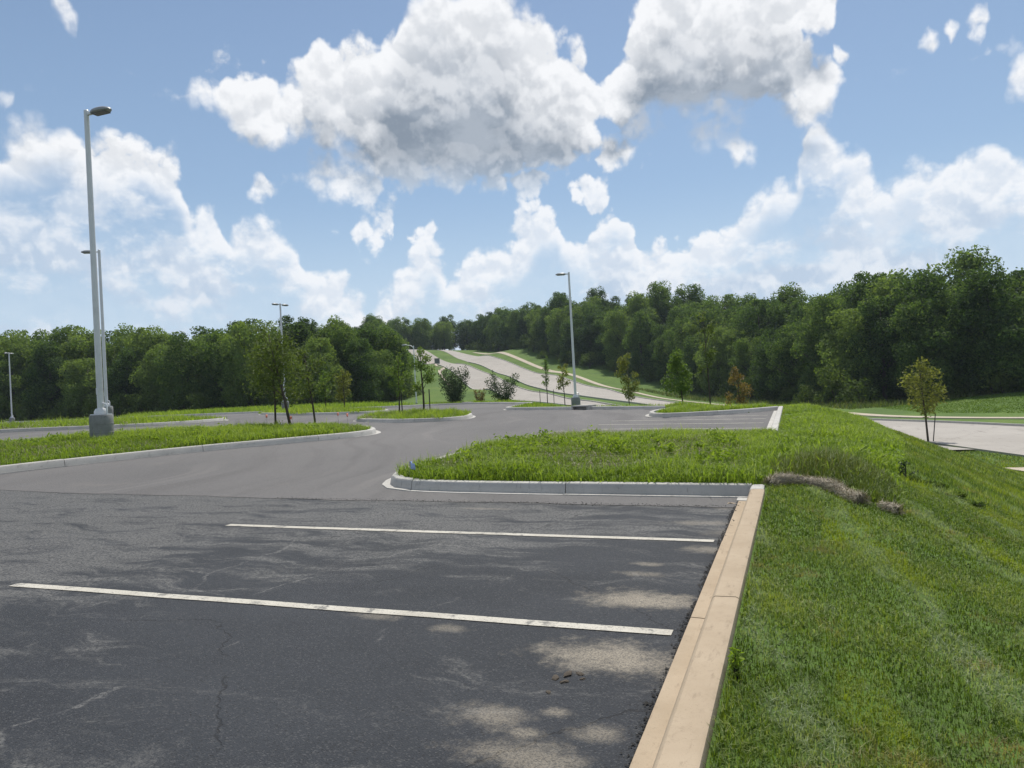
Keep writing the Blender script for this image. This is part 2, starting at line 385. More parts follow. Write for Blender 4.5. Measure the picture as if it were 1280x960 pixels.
def mat_old_asphalt():
    m, t, bs, _ = material('old_asphalt'); p = pos(t)
    big = t.noise(t.vec('MULTIPLY', p, (0.5, 0.9, 0)), 0.9, 4, 0.6)
    base = t.ramp(big, [(0.3, (0.016, 0.019, 0.024)), (0.7, (0.030, 0.034, 0.041))])
    agg = t.voro(p, 130, 'F1', 'Color'); ag = t.new('ShaderNodeSeparateColor', (agg,)).outputs[0]
    base = t.mix(t.step(ag, 0.80, 1.0, 0, 0.45), base, (0.10, 0.10, 0.10))
    base = t.mix(t.step(ag, 0.14, 0.0, 0, 0.7), base, (0.008, 0.008, 0.009))
    # pale dry streaks left by runoff, running with the stalls
    wp = t.vec('ADD', p, t.scale(t.vec('SUBTRACT', t.noise(p, 1.1, 3, 0.5, col=True), (0.5, 0.5, 0.5)), 0.9))
    st = t.noise(t.vec('MULTIPLY', wp, (0.6, 2.4, 0)), 1.5, 10, 0.74)
    area = t.noise(p, 0.34, 2, 0.5)
    sx = t.new('ShaderNodeSeparateXYZ', (p,))
    farleft = t.math('ADD', t.step(sx.outputs[1], 4.0, 8.0, 0, 0.13), t.step(sx.outputs[0], -1.5, -7.0, 0, 0.09))
    k = t.step(t.math('ADD', t.math('ADD', st, farleft), t.math('MULTIPLY', t.math('SUBTRACT', area, 0.5), 0.45)), 0.545, 0.73)
    grain = t.noise(p, 46, 6, 0.78)
    k = t.math('MULTIPLY', k, t.step(grain, 0.38, 0.60, 0.0, 0.9))
    base = t.mix(k, base, (0.150, 0.147, 0.140))
    # thin scuffs
    sc = t.voro(t.vec('MULTIPLY', t.vec('ADD', p, t.scale(t.noise(p, 2.0, 3, 0.6, col=True), 0.35)), (1, 0.65, 0)), 0.62, 'DISTANCE_TO_EDGE')
    scm = t.math('MULTIPLY', t.step(sc, 0.012, 0.002), t.step(t.noise(p, 1.3, 3, 0.6), 0.52, 0.62, 0, 0.55))
    base = t.mix(t.math('MULTIPLY', scm, t.step(grain, 0.4, 0.6)), base, (0.20, 0.195, 0.185))
    # hairline cracks
    cr = t.voro(t.vec('ADD', p, t.scale(t.noise(p, 3.5, 4, 0.65, col=True), 0.28)), 0.42, 'DISTANCE_TO_EDGE')
    crm = t.math('MULTIPLY', t.step(cr, 0.0045, 0.001), t.step(t.noise(t.vec('ADD', p, (7, 3, 0)), 0.9, 2, 0.5), 0.50, 0.58))
    base = t.mix(t.math('MULTIPLY', crm, 0.6), base, (0.006, 0.006, 0.007))
    # sand washed out by the kerb
    ns = t.noise(p, 4.5, 9, 0.76); sand = None
    for (x, y, rx, ry, a) in SAND:
        v = t.math('MULTIPLY', spot(t, p, x, y, rx * .82, ry * .82, ns), a * .9); sand = v if sand is None else t.math('MAXIMUM', sand, v)
    sand = t.math('MULTIPLY', sand, t.step(t.noise(p, 85, 5, 0.78), 0.36, 0.58, 0.25, 1.0))
    tone = t.mix(t.noise(p, 20, 4, 0.6), (0.29, 0.25, 0.19), (0.43, 0.38, 0.30))
    base = t.mix(sand, base, tone)
    t.l.new(base, bs.inputs['Base Color']); bs.inputs['Roughness'].default_value = 0.8
    bump(t, bs, t.math('ADD', t.voro(p, 120, 'F1'), t.math('MULTIPLY', crm, -1.2)), 0.55, 0.006)
    return m


SAND = [(-1.08,5.25,.62,.34,.85),(-1.0,4.15,.62,.42,.85),(-1.12,3.40,.14,.10,.6),(-1.42,3.26,.34,.20,.55),(-1.2,3.16,.13,.10,.6),(-.78,6.85,.40,.22,.5),
        (-1.0,8.05,.55,.20,.4),(-1.2,5.93,.30,.12,.4),(-2.14,4.38,.22,.12,.42),(-2.74,4.5,.28,.12,.38),(-1.13,2.95,.5,.22,.55),(-.88,3.24,.17,.13,.55),
        (-1.2,6.25,.20,.10,.5),(-.7,7.6,.3,.3,.35),(-.8,9.0,.35,.25,.3),(-3.6,8.6,.5,.12,.35)]


def mat_new_asphalt():
    m, t, bs, _ = material('new_asphalt'); p = pos(t)
    big = t.noise(t.vec('MULTIPLY', p, (1.0, 0.45, 0)), 0.22, 5, 0.6)
    base = t.ramp(big, [(0.3, (0.098, 0.095, 0.094)), (0.72, (0.142, 0.136, 0.133))])
    # paver passes and tyre polish running up the aisle
    wp = t.vec('ADD', p, t.scale(t.vec('SUBTRACT', t.noise(p, 0.12, 2, 0.5, col=True), (0.5, 0.5, 0.5)), 5.0))
    lane = t.noise(t.vec('MULTIPLY', t.new('ShaderNodeVectorRotate', {'Vector': wp, 'Axis': (0, 0, 1), 'Angle': -0.3}).outputs[0], (0.9, 0.05, 0)), 1.0, 4, 0.6)
    base = t.mix(t.step(lane, 0.50, 0.66, 0, 0.45), base, (0.075, 0.071, 0.070))
    base = t.mix(t.step(lane, 0.44, 0.30, 0, 0.45), base, (0.195, 0.182, 0.172))
    ag = t.new('ShaderNodeSeparateColor', (t.voro(p, 110, 'F1', 'Color'),)).outputs[0]
    base = t.mix(t.step(ag, 0.75, 1.0, 0, 0.5), base, (0.18, 0.17, 0.165))
    base = t.mix(t.step(ag, 0.2, 0.0, 0, 0.5), base, (0.035, 0.034, 0.034))
    dirt = t.step(t.noise(p, 0.8, 6, 0.65), 0.58, 0.75, 0, 0.35)
    base = t.mix(dirt, base, (0.17, 0.155, 0.14))
    t.l.new(base, bs.inputs['Base Color']); bs.inputs['Roughness'].default_value = 0.85
    bump(t, bs, t.voro(p, 110, 'F1'), 0.4, 0.005)
    return m


def mat_concrete(name, a, b, dirt, joint=None, scale=1.0):
    m, t, bs, _ = material(name); p = pos(t)
    n1 = t.noise(p, 1.3 * scale, 6, 0.62); base = t.ramp(n1, [(0.3, a), (0.7, b)])
    base = t.mix(t.step(t.noise(p, 9 * scale, 6, 0.7), 0.55, 0.75, 0, 0.5), base, dirt)
    ri = t.new('ShaderNodeObjectInfo').outputs['Random']
    base = t.mix(t.step(ri, 0, 1, 0, 0.30, False), base, dirt)
    base = t.mix(t.step(t.noise(t.vec('MULTIPLY', p, (3.0, 0.8, 1.0)), 3.0 * scale, 7, 0.74), 0.54, 0.68, 0, 0.55), base, tuple(c * 0.8 for c in dirt))
    base = t.mix(t.step(t.noise(p, 150, 2, 0.6), 0.62, 0.74, 0, 0.5), base, tuple(c * 0.5 for c in dirt))
    if joint:
        br = t.n.new('ShaderNodeTexBrick'); t.l.new(t.vec('MULTIPLY', t.new('ShaderNodeVectorRotate', {'Vector': p, 'Axis': (0, 0, 1), 'Angle': joint}).outputs[0], (1, 1, 0)), br.inputs['Vector'])
        br.inputs['Scale'].default_value = 1.0; br.inputs['Mortar Size'].default_value = 0.012; br.inputs['Brick Width'].default_value = 4.4; br.inputs['Row Height'].default_value = 3.7
        br.offset = 0.0
        base = t.mix(t.math('MULTIPLY', br.outputs['Fac'], 0.55), base, tuple(c * 0.45 for c in dirt))
    t.l.new(base, bs.inputs['Base Color']); bs.inputs['Roughness'].default_value = 0.9
    bump(t, bs, t.noise(p, 60 * scale, 5, 0.65), 0.25, 0.006)
    return m


def mat_paint():
    m, t, bs, _ = material('line_paint'); p = pos(t)
    wear = t.step(t.noise(p, 7, 9, 0.75), 0.54, 0.62); fine = t.step(t.noise(p, 75, 5, 0.75), 0.56, 0.64, 0, 0.9)
    base = t.ramp(t.noise(p, 2.5, 4, 0.6), [(0.3, (0.40, 0.375, 0.32)), (0.7, (0.52, 0.495, 0.43))])
    base = t.mix(t.math('MAXIMUM', t.math('MULTIPLY', wear, 0.7), fine), base, (0.07, 0.07, 0.072))
    t.l.new(base, bs.inputs['Base Color']); bs.inputs['Roughness'].default_value = 0.75
    return m


def mat_ground():
    """soil and short turf seen between and beyond the modelled blades"""
    m, t, bs, _ = material('turf_ground'); p = pos(t)
    n = t.noise(p, 0.16, 5, 0.6); f = t.noise(p, 3.0, 8, 0.7)
    g = t.ramp(n, [(0.32, (0.062, 0.120, 0.018)), (0.55, (0.090, 0.160, 0.022)), (0.75, (0.130, 0.180, 0.032))])
    g = t.mix(t.step(f, 0.46, 0.70, 0, 0.55), g, (0.030, 0.056, 0.012))
    g = t.mix(t.step(t.noise(p, 0.7, 6, 0.65), 0.60, 0.75, 0, 0.5), g, (0.15, 0.135, 0.06))
    soil = t.mix(f, (0.055, 0.045, 0.028), (0.10, 0.082, 0.052))
    g = t.mix(t.step(t.noise(p, 22, 5, 0.7), 0.44, 0.66, 0, 0.28), g, soil)
    t.l.new(g, bs.inputs['Base Color']); bs.inputs['Roughness'].default_value = 0.95
    bump(t, bs, t.noise(p, 14, 6, 0.7), 0.6, 0.05)
    return m


def mat_soil():
    m, t, bs, _ = material('island_soil'); p = pos(t)
    f = t.noise(p, 5, 8, 0.7)
    g = t.ramp(f, [(0.3, (0.040, 0.055, 0.016)), (0.55, (0.075, 0.085, 0.028)), (0.75, (0.15, 0.125, 0.072))])
    t.l.new(g, bs.inputs['Base Color']); bump(t, bs, t.noise(p, 18, 6, 0.7), 0.6, 0.04)
    return m


def mat_foliage(name, dark, mid, light, trans=0.35, obj_var=0.25, patch=None, gloss=0.35):
    """leaf or blade: colour by face, by object and by place; light passes through"""
    m = bpy.data.materials.new(name); m.use_nodes = True; t = NT(m.node_tree); t.n.clear()
    out = t.n.new('ShaderNodeOutputMaterial')
    at = t.n.new('ShaderNodeAttribute'); at.attribute_name = 'v'; v = at.outputs['Fac']
    oi = t.n.new('ShaderNodeObjectInfo').outputs['Random']
    k = t.math('ADD', v, t.math('MULTIPLY', t.math('SUBTRACT', oi, 0.5), obj_var * 2))
    c = t.ramp(k, [(0.0, dark), (0.5, mid), (1.0, light)])
    if patch: c = patch(t, c)
    bs = t.n.new('ShaderNodeBsdfPrincipled'); t.l.new(c, bs.inputs['Base Color']); bs.inputs['Roughness'].default_value = 0.6
    bs.inputs['Specular IOR Level'].default_value = gloss
    tr = t.n.new('ShaderNodeBsdfTranslucent'); t.l.new(t.mix(0.5, c, (1.0, 1.0, 0.25), 'MULTIPLY'), tr.inputs['Color'])
    tr2 = t.mix(1.0, c, (1.25, 1.3, 0.55), 'MULTIPLY'); t.l.new(tr2, tr.inputs['Color'])
    mx = t.new('ShaderNodeMixShader', {'Fac': trans}); t.l.new(bs.outputs[0], mx.inputs[1]); t.l.new(tr.outputs[0], mx.inputs[2])
    t.l.new(mx.outputs[0], out.inputs[0])
    return m


def lawn_patch(t, c):
    p = pos(t)
    q = t.new('ShaderNodeVectorRotate', {'Vector': p, 'Axis': (0, 0, 1), 'Angle': rad(-6)}).outputs[0]
    q = t.vec('ADD', q, t.scale(t.vec('SUBTRACT', t.noise(p, 1.1, 3, 0.5, col=True), (0.5, 0.5, 0.5)), 0.5))
    stripe = t.noise(t.vec('MULTIPLY', q, (1.7, 0.22, 0)), 1.0, 4, 0.6)
    c = t.mix(t.step(stripe, 0.50, 0.64, 0, 0.80), c, (0.225, 0.270, 0.026))                   # yellow green mowing swaths
    tuft = t.noise(t.vec('MULTIPLY', q, (2.6, 0.8, 0)), 1.6, 6, 0.68)
    sx = t.new('ShaderNodeSeparateXYZ', (q,)).outputs[0]
    line = t.step(t.math('SINE', t.math('MULTIPLY_ADD', sx, 6.6, -0.4)), 0.35, 0.95, 0.0, 0.13)
    tuft = t.math('ADD', tuft, line)
    c = t.mix(t.step(tuft, 0.56, 0.70, 0, 0.85), c, (0.27, 0.32, 0.19))                        # grey green fescue
    c = t.mix(t.step(t.noise(t.vec('ADD', p, (3, 9, 0)), 1.5, 5, 0.65), 0.57, 0.68, 0, 0.75), c, (0.30, 0.24, 0.12))   # dry thatch
    return c


def metal(name, col, rough=0.45, met=0.0, dirt=0.2):
    m, t, bs, _ = material(name); p = pos(t)
    n = t.noise(p, 2.0, 6, 0.65)
    t.l.new(t.mix(t.step(n, 0.45, 0.75, 0, dirt), col, tuple(c * 0.55 for c in col)), bs.inputs['Base Color'])
    bs.inputs['Roughness'].default_value = rough; bs.inputs['Metallic'].default_value = met
    return m


M = {}
M['old'] = mat_old_asphalt(); M['new'] = mat_new_asphalt(); M['paint'] = mat_paint()
M['kerb'] = mat_concrete('new_kerb_concrete', (0.40, 0.39, 0.365), (0.50, 0.485, 0.455), (0.27, 0.255, 0.23), scale=2)
M['tan'] = mat_concrete('tan_kerb_concrete', (0.365, 0.288, 0.20), (0.465, 0.378, 0.275), (0.25, 0.195, 0.135), scale=2)
M['road'] = mat_concrete('road_concrete', (0.30, 0.278, 0.25), (0.365, 0.34, 0.308), (0.23, 0.21, 0.185), joint=rad(25), scale=0.15)
M['walk'] = mat_concrete('walk_concrete', (0.40, 0.345, 0.27), (0.48, 0.42, 0.34), (0.30, 0.25, 0.19), scale=0.4)
M['pedestal'] = mat_concrete('pedestal_concrete', (0.20, 0.205, 0.20), (0.30, 0.305, 0.30), (0.13, 0.135, 0.13), scale=3)
M['ground'] = mat_ground(); M['soil'] = mat_soil()
M['steel'] = metal('painted_pole_steel', (0.64, 0.655, 0.67), 0.4, 0.15, 0.3)
M['head'] = metal('lamp_housing', (0.30, 0.31, 0.32), 0.4, 0.2); M['lens'] = metal('lamp_lens', (0.10, 0.10, 0.10), 0.2)
M['bark'] = metal('young_bark', (0.075, 0.062, 0.050), 0.9); M['bark2'] = metal('old_bark', (0.070, 0.060, 0.050), 0.95)
M['stake'] = metal('tree_stake', (0.045, 0.042, 0.040), 0.8)
M['wood'] = metal('weathered_wood', (0.20, 0.17, 0.13), 0.9)
M['dark'] = metal('inlet_shade_and_reflector', (0.03, 0.03, 0.03), 0.9)  # near-black paints in the shade inside the storm inlets; also the marker reflector
M['flag_orange'] = metal('flag_orange', (0.85, 0.28, 0.19), 0.7, 0, 0.1); M['flag_blue'] = metal('flag_blue', (0.36, 0.47, 0.80), 0.7, 0, 0.1)
M['wire'] = metal('flag_wire', (0.25, 0.25, 0.25), 0.5); M['green_box'] = metal('cabinet_green', (0.10, 0.13, 0.12), 0.6); M['white'] = metal('white_marker', (0.65, 0.65, 0.62), 0.6)
M['mulch'] = metal('mulch', (0.045, 0.030, 0.020), 0.95, 0, 0.5)
M['crumb'] = metal('asphalt_crumb', (0.045, 0.043, 0.040), 0.95, 0, 0.4); M['mud'] = metal('dried_mud', (0.075, 0.062, 0.048), 0.95, 0, 0.5)
M['lawn'] = mat_foliage('lawn_blades', (0.056, 0.094, 0.014), (0.125, 0.185, 0.026), (0.285, 0.315, 0.125), 0.48, 0.0, lawn_patch, 0.25)
M['weed'] = mat_foliage('weedy_grass', (0.110, 0.170, 0.022), (0.190, 0.275, 0.034), (0.300, 0.370, 0.075), 0.50, 0.0, None, 0.25)
M['rush'] = mat_foliage('dark_tall_grass', (0.060, 0.095, 0.022), (0.105, 0.145, 0.038), (0.20, 0.20, 0.085), 0.35, 0.0, None, 0.2)
M['straw'] = mat_foliage('dry_straw', (0.19, 0.162, 0.122), (0.33, 0.285, 0.215), (0.50, 0.44, 0.345), 0.1, 0.0, None, 0.2)
M['forest'] = mat_foliage('wood_leaves', (0.032, 0.060, 0.020), (0.085, 0.142, 0.040), (0.185, 0.250, 0.072), 0.47, 0.40, None, 0.08)
M['shrub'] = mat_foliage('shrub_leaves', (0.046, 0.076, 0.020), (0.085, 0.130, 0.030), (0.15, 0.19, 0.05), 0.40, 0.25, None, 0.08)
M['mound'] = mat_foliage('mound_grass', (0.060, 0.105, 0.018), (0.100, 0.165, 0.026), (0.150, 0.215, 0.045), 0.42, 0.0, None, 0.1)
M['leaf_olive'] = mat_foliage('olive_leaves', (0.052, 0.078, 0.019), (0.098, 0.138, 0.036), (0.17, 0.21, 0.066), 0.45, 0.1)
M['leaf_green'] = mat_foliage('green_leaves', (0.060, 0.105, 0.022), (0.115, 0.185, 0.038), (0.19, 0.26, 0.065), 0.45, 0.1)
M['leaf_dark'] = mat_foliage('dark_leaves', (0.022, 0.042, 0.018), (0.042, 0.072, 0.028), (0.075, 0.11, 0.045), 0.30, 0.1)
M['leaf_yellow'] = mat_foliage('yellow_green_leaves', (0.075, 0.090, 0.020), (0.16, 0.18, 0.040), (0.31, 0.30, 0.090), 0.45, 0.1)
M['leaf_rust'] = mat_foliage('rusty_leaves', (0.085, 0.058, 0.018), (0.165, 0.115, 0.034), (0.27, 0.20, 0.070), 0.35, 0.1)

rng = np.random.default_rng(7); rnd = random.Random(7)

# ------------------------------------------------------------------ ground sheet
def axis(breaks):
    out = []
    for (a, b, st) in breaks: out += list(np.arange(a, b - 1e-6, st))
    return np.array(out + [breaks[-1][1]])


def grid_mesh(name, xs, ys, zf, keep=None):
    X, Y = np.meshgrid(xs, ys); Zv = zf(X, Y); nx, ny = len(xs), len(ys)
    idx = np.arange(nx * ny).reshape(ny, nx)
    F = np.stack([idx[:-1, :-1], idx[:-1, 1:], idx[1:, 1:], idx[1:, :-1]], -1).reshape(-1, 4)
    if keep is not None:
        k = keep(X, Y).ravel(); F = F[k[F].any(1)]
    V = np.stack([X.ravel(), Y.ravel(), Zv.ravel()], -1)
    u, inv = np.unique(F, return_inverse=True)
    return npmesh(name, V[u], inv.reshape(F.shape), True)


def ground_z(X, Y):
    s = sdist(LOT, X, Y); z = land(X, Y)
    return np.where(s < 0.06, lot(X, Y) - 0.5, z)


gx = np.concatenate([[-3000, -1800, -1000, -650], axis([(-450, -180, 18), (-180, -50, 4), (-50, -8, 1.5), (-8, -.85, .8), (-.85, -.55, .15), (-.55, -.4, .075), (-.4, 6, .2), (6, 14, .5), (14, 60, 2.5), (60, 120, 8), (120, 450, 22)]), [700, 1000, 1800, 3000]])
gy = np.concatenate([[-3000, -1500, -700, -350, -150], axis([(-80, -6, 6), (-6, 0, .6), (0, 14, .3), (14, 40, .5), (40, 80, 1.2), (80, 150, 2.5), (150, 300, 4), (300, 460, 16)]), [600, 1000, 1800, 3000]])
add('ground', grid_mesh('ground', gx, gy, ground_z), None, M['ground'])['kind'] = 'structure'

# ------------------------------------------------------------------ asphalt
def lot_z(dz):
    def f(X, Y):
        s = sdist(LOT, X, Y); return lot(X, Y) + dz - np.where(s > 0, 0.10 + 1.5 * np.maximum(s, 0), 0)
    return f
inside = lambda X, Y: sdist(LOT, X, Y) < 0.0
ax = axis([(-136, -60, 2), (-60, -20, .7), (-20, -.62, .4), (-.62, -.5, .12)])
add('old_asphalt', grid_mesh('old_asphalt', ax, axis([(-40, 0, 2), (0, 9.05, .4), (9.05, 9.25, .1)]), lot_z(0), inside), None, M['old'])['kind'] = 'structure'
NEW_Y = axis([(9.02, 30, .5), (30, 70, .6), (70, 86, 2)])
na = add('new_asphalt', grid_mesh('new_asphalt', np.concatenate([ax[ax < -20], np.arange(-20, -.6, .1), [-.5]]), NEW_Y, lot_z(0.008), inside), None, M['new']); na['kind'] = 'structure'
for v in na.data.vertices:
    if v.co.y < 9.03: v.co.y += .03 * math.sin(v.co.x * 1.3) + .02 * math.sin(v.co.x * 3.7 + 1) + rnd.uniform(-.018, .018); v.co.z -= .004

# painted stall lines
def paint_line(a, b, w, dz=0.005, step=0.4):
    a, b = np.array(a, float), np.array(b, float); L = np.hypot(*(b - a)); n = max(2, int(L / step)); d = (b - a) / L; nn = np.array([-d[1], d[0]])
    V = []
    for i in range(n + 1):
        c = a + d * L * i / n
        wob = 0.004 * math.sin(i * 1.7 + a[1])
        for sgn in (-1, 1):
            q = c + nn * (sgn * w / 2 + wob); V.append((q[0], q[1], lotz(*q) + dz))
    F = [(2 * i, 2 * i + 2, 2 * i + 3, 2 * i + 1) for i in range(n)]
    o = add('painted_line', npmesh('painted_line', V, F), None, M['paint']); o['kind'] = 'structure'
for y in (4.60, 7.20): paint_line((-6.27, y), (-.76, y), 0.10)
for y in (20.7, 22.6, 24.4, 26.1): paint_line((-5.6 if y < 25 else -3.6, y), (-.85, y), 0.10, 0.013)
paint_line((-5.4, 18.85), (-.85, 18.85), .10, 0.013)

# ------------------------------------------------------------------ kerbs
PROFILE = [(.16, -.10), (.16, .016), (.035, .010), (.012, .118), (-.006, .142), (-.03, .150), (-.13, .150), (-.150, .138), (-.155, .10), (-.155, -.25)]


def resample(pts, step, closed):
    P_ = [np.array(p, float) for p in pts]
    if closed: P_ = P_ + [P_[0]]
    # Catmull-free: corner rounding by chaikin
    for _ in range(2):
        Q = [P_[0]] if not closed else []
        for i in range(len(P_) - 1):
            Q += [P_[i] * .75 + P_[i + 1] * .25, P_[i] * .25 + P_[i + 1] * .75]
        if closed: Q.append(Q[0])
        else: Q.append(P_[-1])
        P_ = Q
    P_ = np.array(P_); d = np.r_[0, np.cumsum(np.hypot(*np.diff(P_, axis=0).T))]
    n = max(2, int(round(d[-1] / step))); s = np.linspace(0, d[-1], n + 1)
    return np.c_[np.interp(s, d, P_[:, 0]), np.interp(s, d, P_[:, 1])], d[-1]


def kerb(pts, mat, closed=False, side=1, sec=3.05, step=0.5, name='kerb', zf=lotz, prof=PROFILE, limit=None):
    """a run of kerb with gutter; side=+1 puts the gutter on the left of the run"""
    path, L = resample(pts, step, closed); root = empty(name, (0, 0, 0)); root['kind'] = 'structure'
    tan = np.gradient(path, axis=0)
    if closed:
        t0 = path[1] - path[-2]; tan[0] = t0; tan[-1] = t0
    tan /= np.hypot(tan[:, 0], tan[:, 1])[:, None]; nor = np.c_[-tan[:, 1], tan[:, 0]] * side
    per = max(1, int(round(sec / step))); i = 0; N = len(path) - 1
    while i < N:
        j = min(i + per, N)
        if N - j < per * 0.4: j = N
        V = []; F = []; k = len(prof)
        jit = rnd.uniform(-.004, .004)
        for q in range(i, j + 1):
            c = path[q].copy(); e = 0.006
            if q == i: c = c + tan[q] * e
            if q == j: c = c - tan[q] * e
            z = zf(c[0], c[1]) + jit
            for (n_, h_) in prof: V.append((c[0] + nor[q][0] * n_, c[1] + nor[q][1] * n_, z + h_))
        for q in range(j - i):
            for r_ in range(k - 1):
                a = q * k + r_; F.append((a, a + 1, a + k + 1, a + k) if side < 0 else (a, a + k, a + k + 1, a + 1))
        m = bpy.data.meshes.new('kerb_section')
        caps = [list(range(k)), [(j - i) * k + r_ for r_ in reversed(range(k))]]
        m.from_pydata(V, [], F + caps); m.update()
        auto_smooth(add('kerb_section', m, root, mat), 30)
        i = j
    return root


ISL = {
 'bulb': [(-.62, 9.78), (-3, 9.80), (-5.3, 9.86), (-5.95, 10.35), (-6.2, 11.6), (-6.2, 14.0), (-6.05, 16.2), (-5.5, 17.6), (-4.3, 18.1), (-.62, 18.2)],
 'left': [(-16.0, 4.5), (-15.1, 8), (-14.6, 10.5), (-14.0, 12.4), (-13.3, 14.3), (-12.3, 16.2), (-11.35, 17.9), (-11.25, 19.0), (-11.8, 20.1), (-13.3, 21.8), (-15.6, 23.0), (-17.4, 21.2), (-19.8, 17.6), (-21.5, 14), (-22.6, 10), (-22.6, 4.5)],
 'round': [(-18.9, 31), (-17.5, 27.9), (-14.4, 26.3), (-12.8, 26.7), (-12.4, 28.4), (-13.6, 31.8), (-16, 34.2), (-18.3, 33.8)],
 'back': [(-33, 40.9), (-27, 36.6), (-22.8, 36.9), (-22.1, 38.8), (-24, 42.6), (-31, 47), (-35, 45.5)],
 'long': [(-30.4, 23.4), (-27.3, 25.3), (-26.3, 28), (-26.6, 31.2), (-28.5, 32.2), (-36, 28.5), (-40, 24), (-38, 18)],
}
# kerb runs
kerb([(-.55, 29.4), (-.55, 18.3)], M['kerb'], False, -1, name='kerb')
tan_k = kerb([(-.55, -4.19), (-.55, 9.42)], M['tan'], False, 1, sec=2.33, step=0.454, name='kerb', prof=[(.135, -.10), (.135, .016), (.02, .010), (.008, .118), (-.008, .146), (-.022, .155), (-.145, .155), (-.163, .146), (-.168, .12), (-.168, -.25)])
kerb([(-.55, 9.43), (-.55, 9.80)], M['kerb'], False, 1, sec=1, step=.18, name='kerb')
kerb([(-.548, 9.80)] + ISL['bulb'][1:-1] + [(-.548, 18.2)], M['kerb'], False, 1, sec=2.4, step=0.4, name='kerb')
for k in ('left', 'round', 'back', 'long'):
    area = sum(a[0] * b[1] - b[0] * a[1] for a, b in zip(ISL[k], ISL[k][1:] + ISL[k][:1]))
    kerb(ISL[k], M['kerb'], True, -1 if area > 0 else 1, name='kerb')
kerb([tuple(p) for p in LOT[1:10]], M['kerb'], False, 1, name='kerb')
kerb([tuple(p) for p in LOT[9:28]], M['kerb'], False, 1, name='kerb')

def island_fill(pts, bulge, closed=True):
    path, _ = resample(pts, 0.6, True)
    path = path[:-1]; c = path.mean(0); V = [(c[0], c[1], lotz(*c) + .11 + bulge)]
    rings = (0.35, 0.7, 0.9, 0.985)
    for r_ in rings:
        for p in path:
            q = c + (p - c) * r_; V.append((q[0], q[1], lotz(*q) + .11 + bulge * (1 - r_ ** 2)))
    n = len(path); F3 = [(0, 1 + i, 1 + (i + 1) % n) for i in range(n)]; F4 = []
    for r_ in range(len(rings) - 1):
        for i in range(n):
            a = 1 + r_ * n + i; b = 1 + r_ * n + (i + 1) % n; F4.append((a, a + n, b + n, b))
    m = bpy.data.meshes.new('planting_bed'); m.from_pydata(V, [], F3 + F4)
    for p in m.polygons: p.use_smooth = True
    m.update(); o = add('planting_bed', m, None, M['soil']); o['kind'] = 'structure'
    return c
BULGE = {'bulb': .03, 'left': .08, 'round': .12, 'back': .08, 'long': .06}
for k in ISL: island_fill(ISL[k] if k != 'bulb' else [(-.40, 9.86)] * 3 + ISL[k][1:-1] + [(-.40, 18.1)] * 3, BULGE[k])

def bed_z(k, x, y):
    P_ = np.array(ISL[k]); c = P_.mean(0); s = -sdist(P_, x, y)
    return lot(x, y) + .11 + BULGE[k] * np.clip(s / 2.2, 0, 1)

# storm inlets set into the kerb
def storm_inlet(x, y, rz, label):
    z = lotz(x, y); r = empty('storm_inlet', (x, y, z), rz)
    tag(r, label, 'storm drain', 'storm inlets in the far kerb')
    MB().box((0, -.22, .185), (.55, .30, .03)).build('top_slab', M['kerb'], r)
    MB().box((-.5, -.22, .07), (.05, .27, .085)).build('cheek', M['kerb'], r); MB().box((.5, -.22, .07), (.05, .27, .085)).build('cheek', M['kerb'], r)
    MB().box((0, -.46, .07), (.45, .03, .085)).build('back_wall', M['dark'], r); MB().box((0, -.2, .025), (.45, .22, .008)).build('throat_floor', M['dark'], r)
storm_inlet(-9.6, 35.36, rad(-30) + PI, 'concrete storm inlet in the kerb in front of the light pole on the verge')
storm_inlet(-28.6, 65.1, rad(-33.7) + PI, 'concrete storm inlet in the kerb beside the two dark bushes')

# ------------------------------------------------------------------ concrete road, walks
def strip(name, A_, B_, mat, lift, step=2.0, cross=6, kerbs=False):
    A2, LA = resample(A_, step, False); n = len(A2) - 1
    B2, LB = resample(B_, step, False); s = np.linspace(0, 1, n + 1)
    B3 = np.c_[np.interp(s, np.linspace(0, 1, len(B2)), B2[:, 0]), np.interp(s, np.linspace(0, 1, len(B2)), B2[:, 1])]
    V = []; 
    for t, dz in [(0, -.5)] + [(t, 0) for t in np.linspace(0, 1, cross + 1)] + [(1, -.5)]:
        q = A2 * (1 - t) + B3 * t; V.append(np.c_[q, land(q[:, 0], q[:, 1]) + lift + dz])
    V = np.concatenate(V); n1 = n + 1; cross += 2
    F = [(c * n1 + i, c * n1 + i + 1, (c + 1) * n1 + i + 1, (c + 1) * n1 + i) for c in range(cross) for i in range(n)]
    o = add(name, npmesh(name, V, F, True), None, mat); o['kind'] = 'structure'; auto_smooth(o)
    return A2, B3
far_edge = [(36, 20), (24, 40), (17.5, 51), (13.68, 57.25), (10.16, 63.41), (5.98, 70.4), (-1.18, 89.07), (-9.56, 107.3), (-20.49, 128.85), (-34.65, 149.21), (-52.04, 174.78), (-71.89, 202.64), (-97.6, 235.8), (-112.73, 251.55), (-135, 275)]
near_edge = [(20, 12), (13.5, 28), (9.9, 37), (7.3, 45), (4.4, 54), (-.5, 66.0), (-9.5, 85), (-18, 101), (-28, 117), (-40.9, 134.9), (-54.9, 156.6), (-70.6, 182.6), (-93.5, 216.6), (-117.0, 250.0), (-139, 273)]
strip('road', far_edge, near_edge, M['road'], 0.10)
nfar = [(8, 42), (4, 50), (-4, 64), (-13, 80), (-21.0, 93), (-28.5, 105), (-39.5, 124.0), (-54.6, 150.3), (-74.0, 180.5), (-95.0, 210.2), (-123.5, 247.3), (-146, 270)]
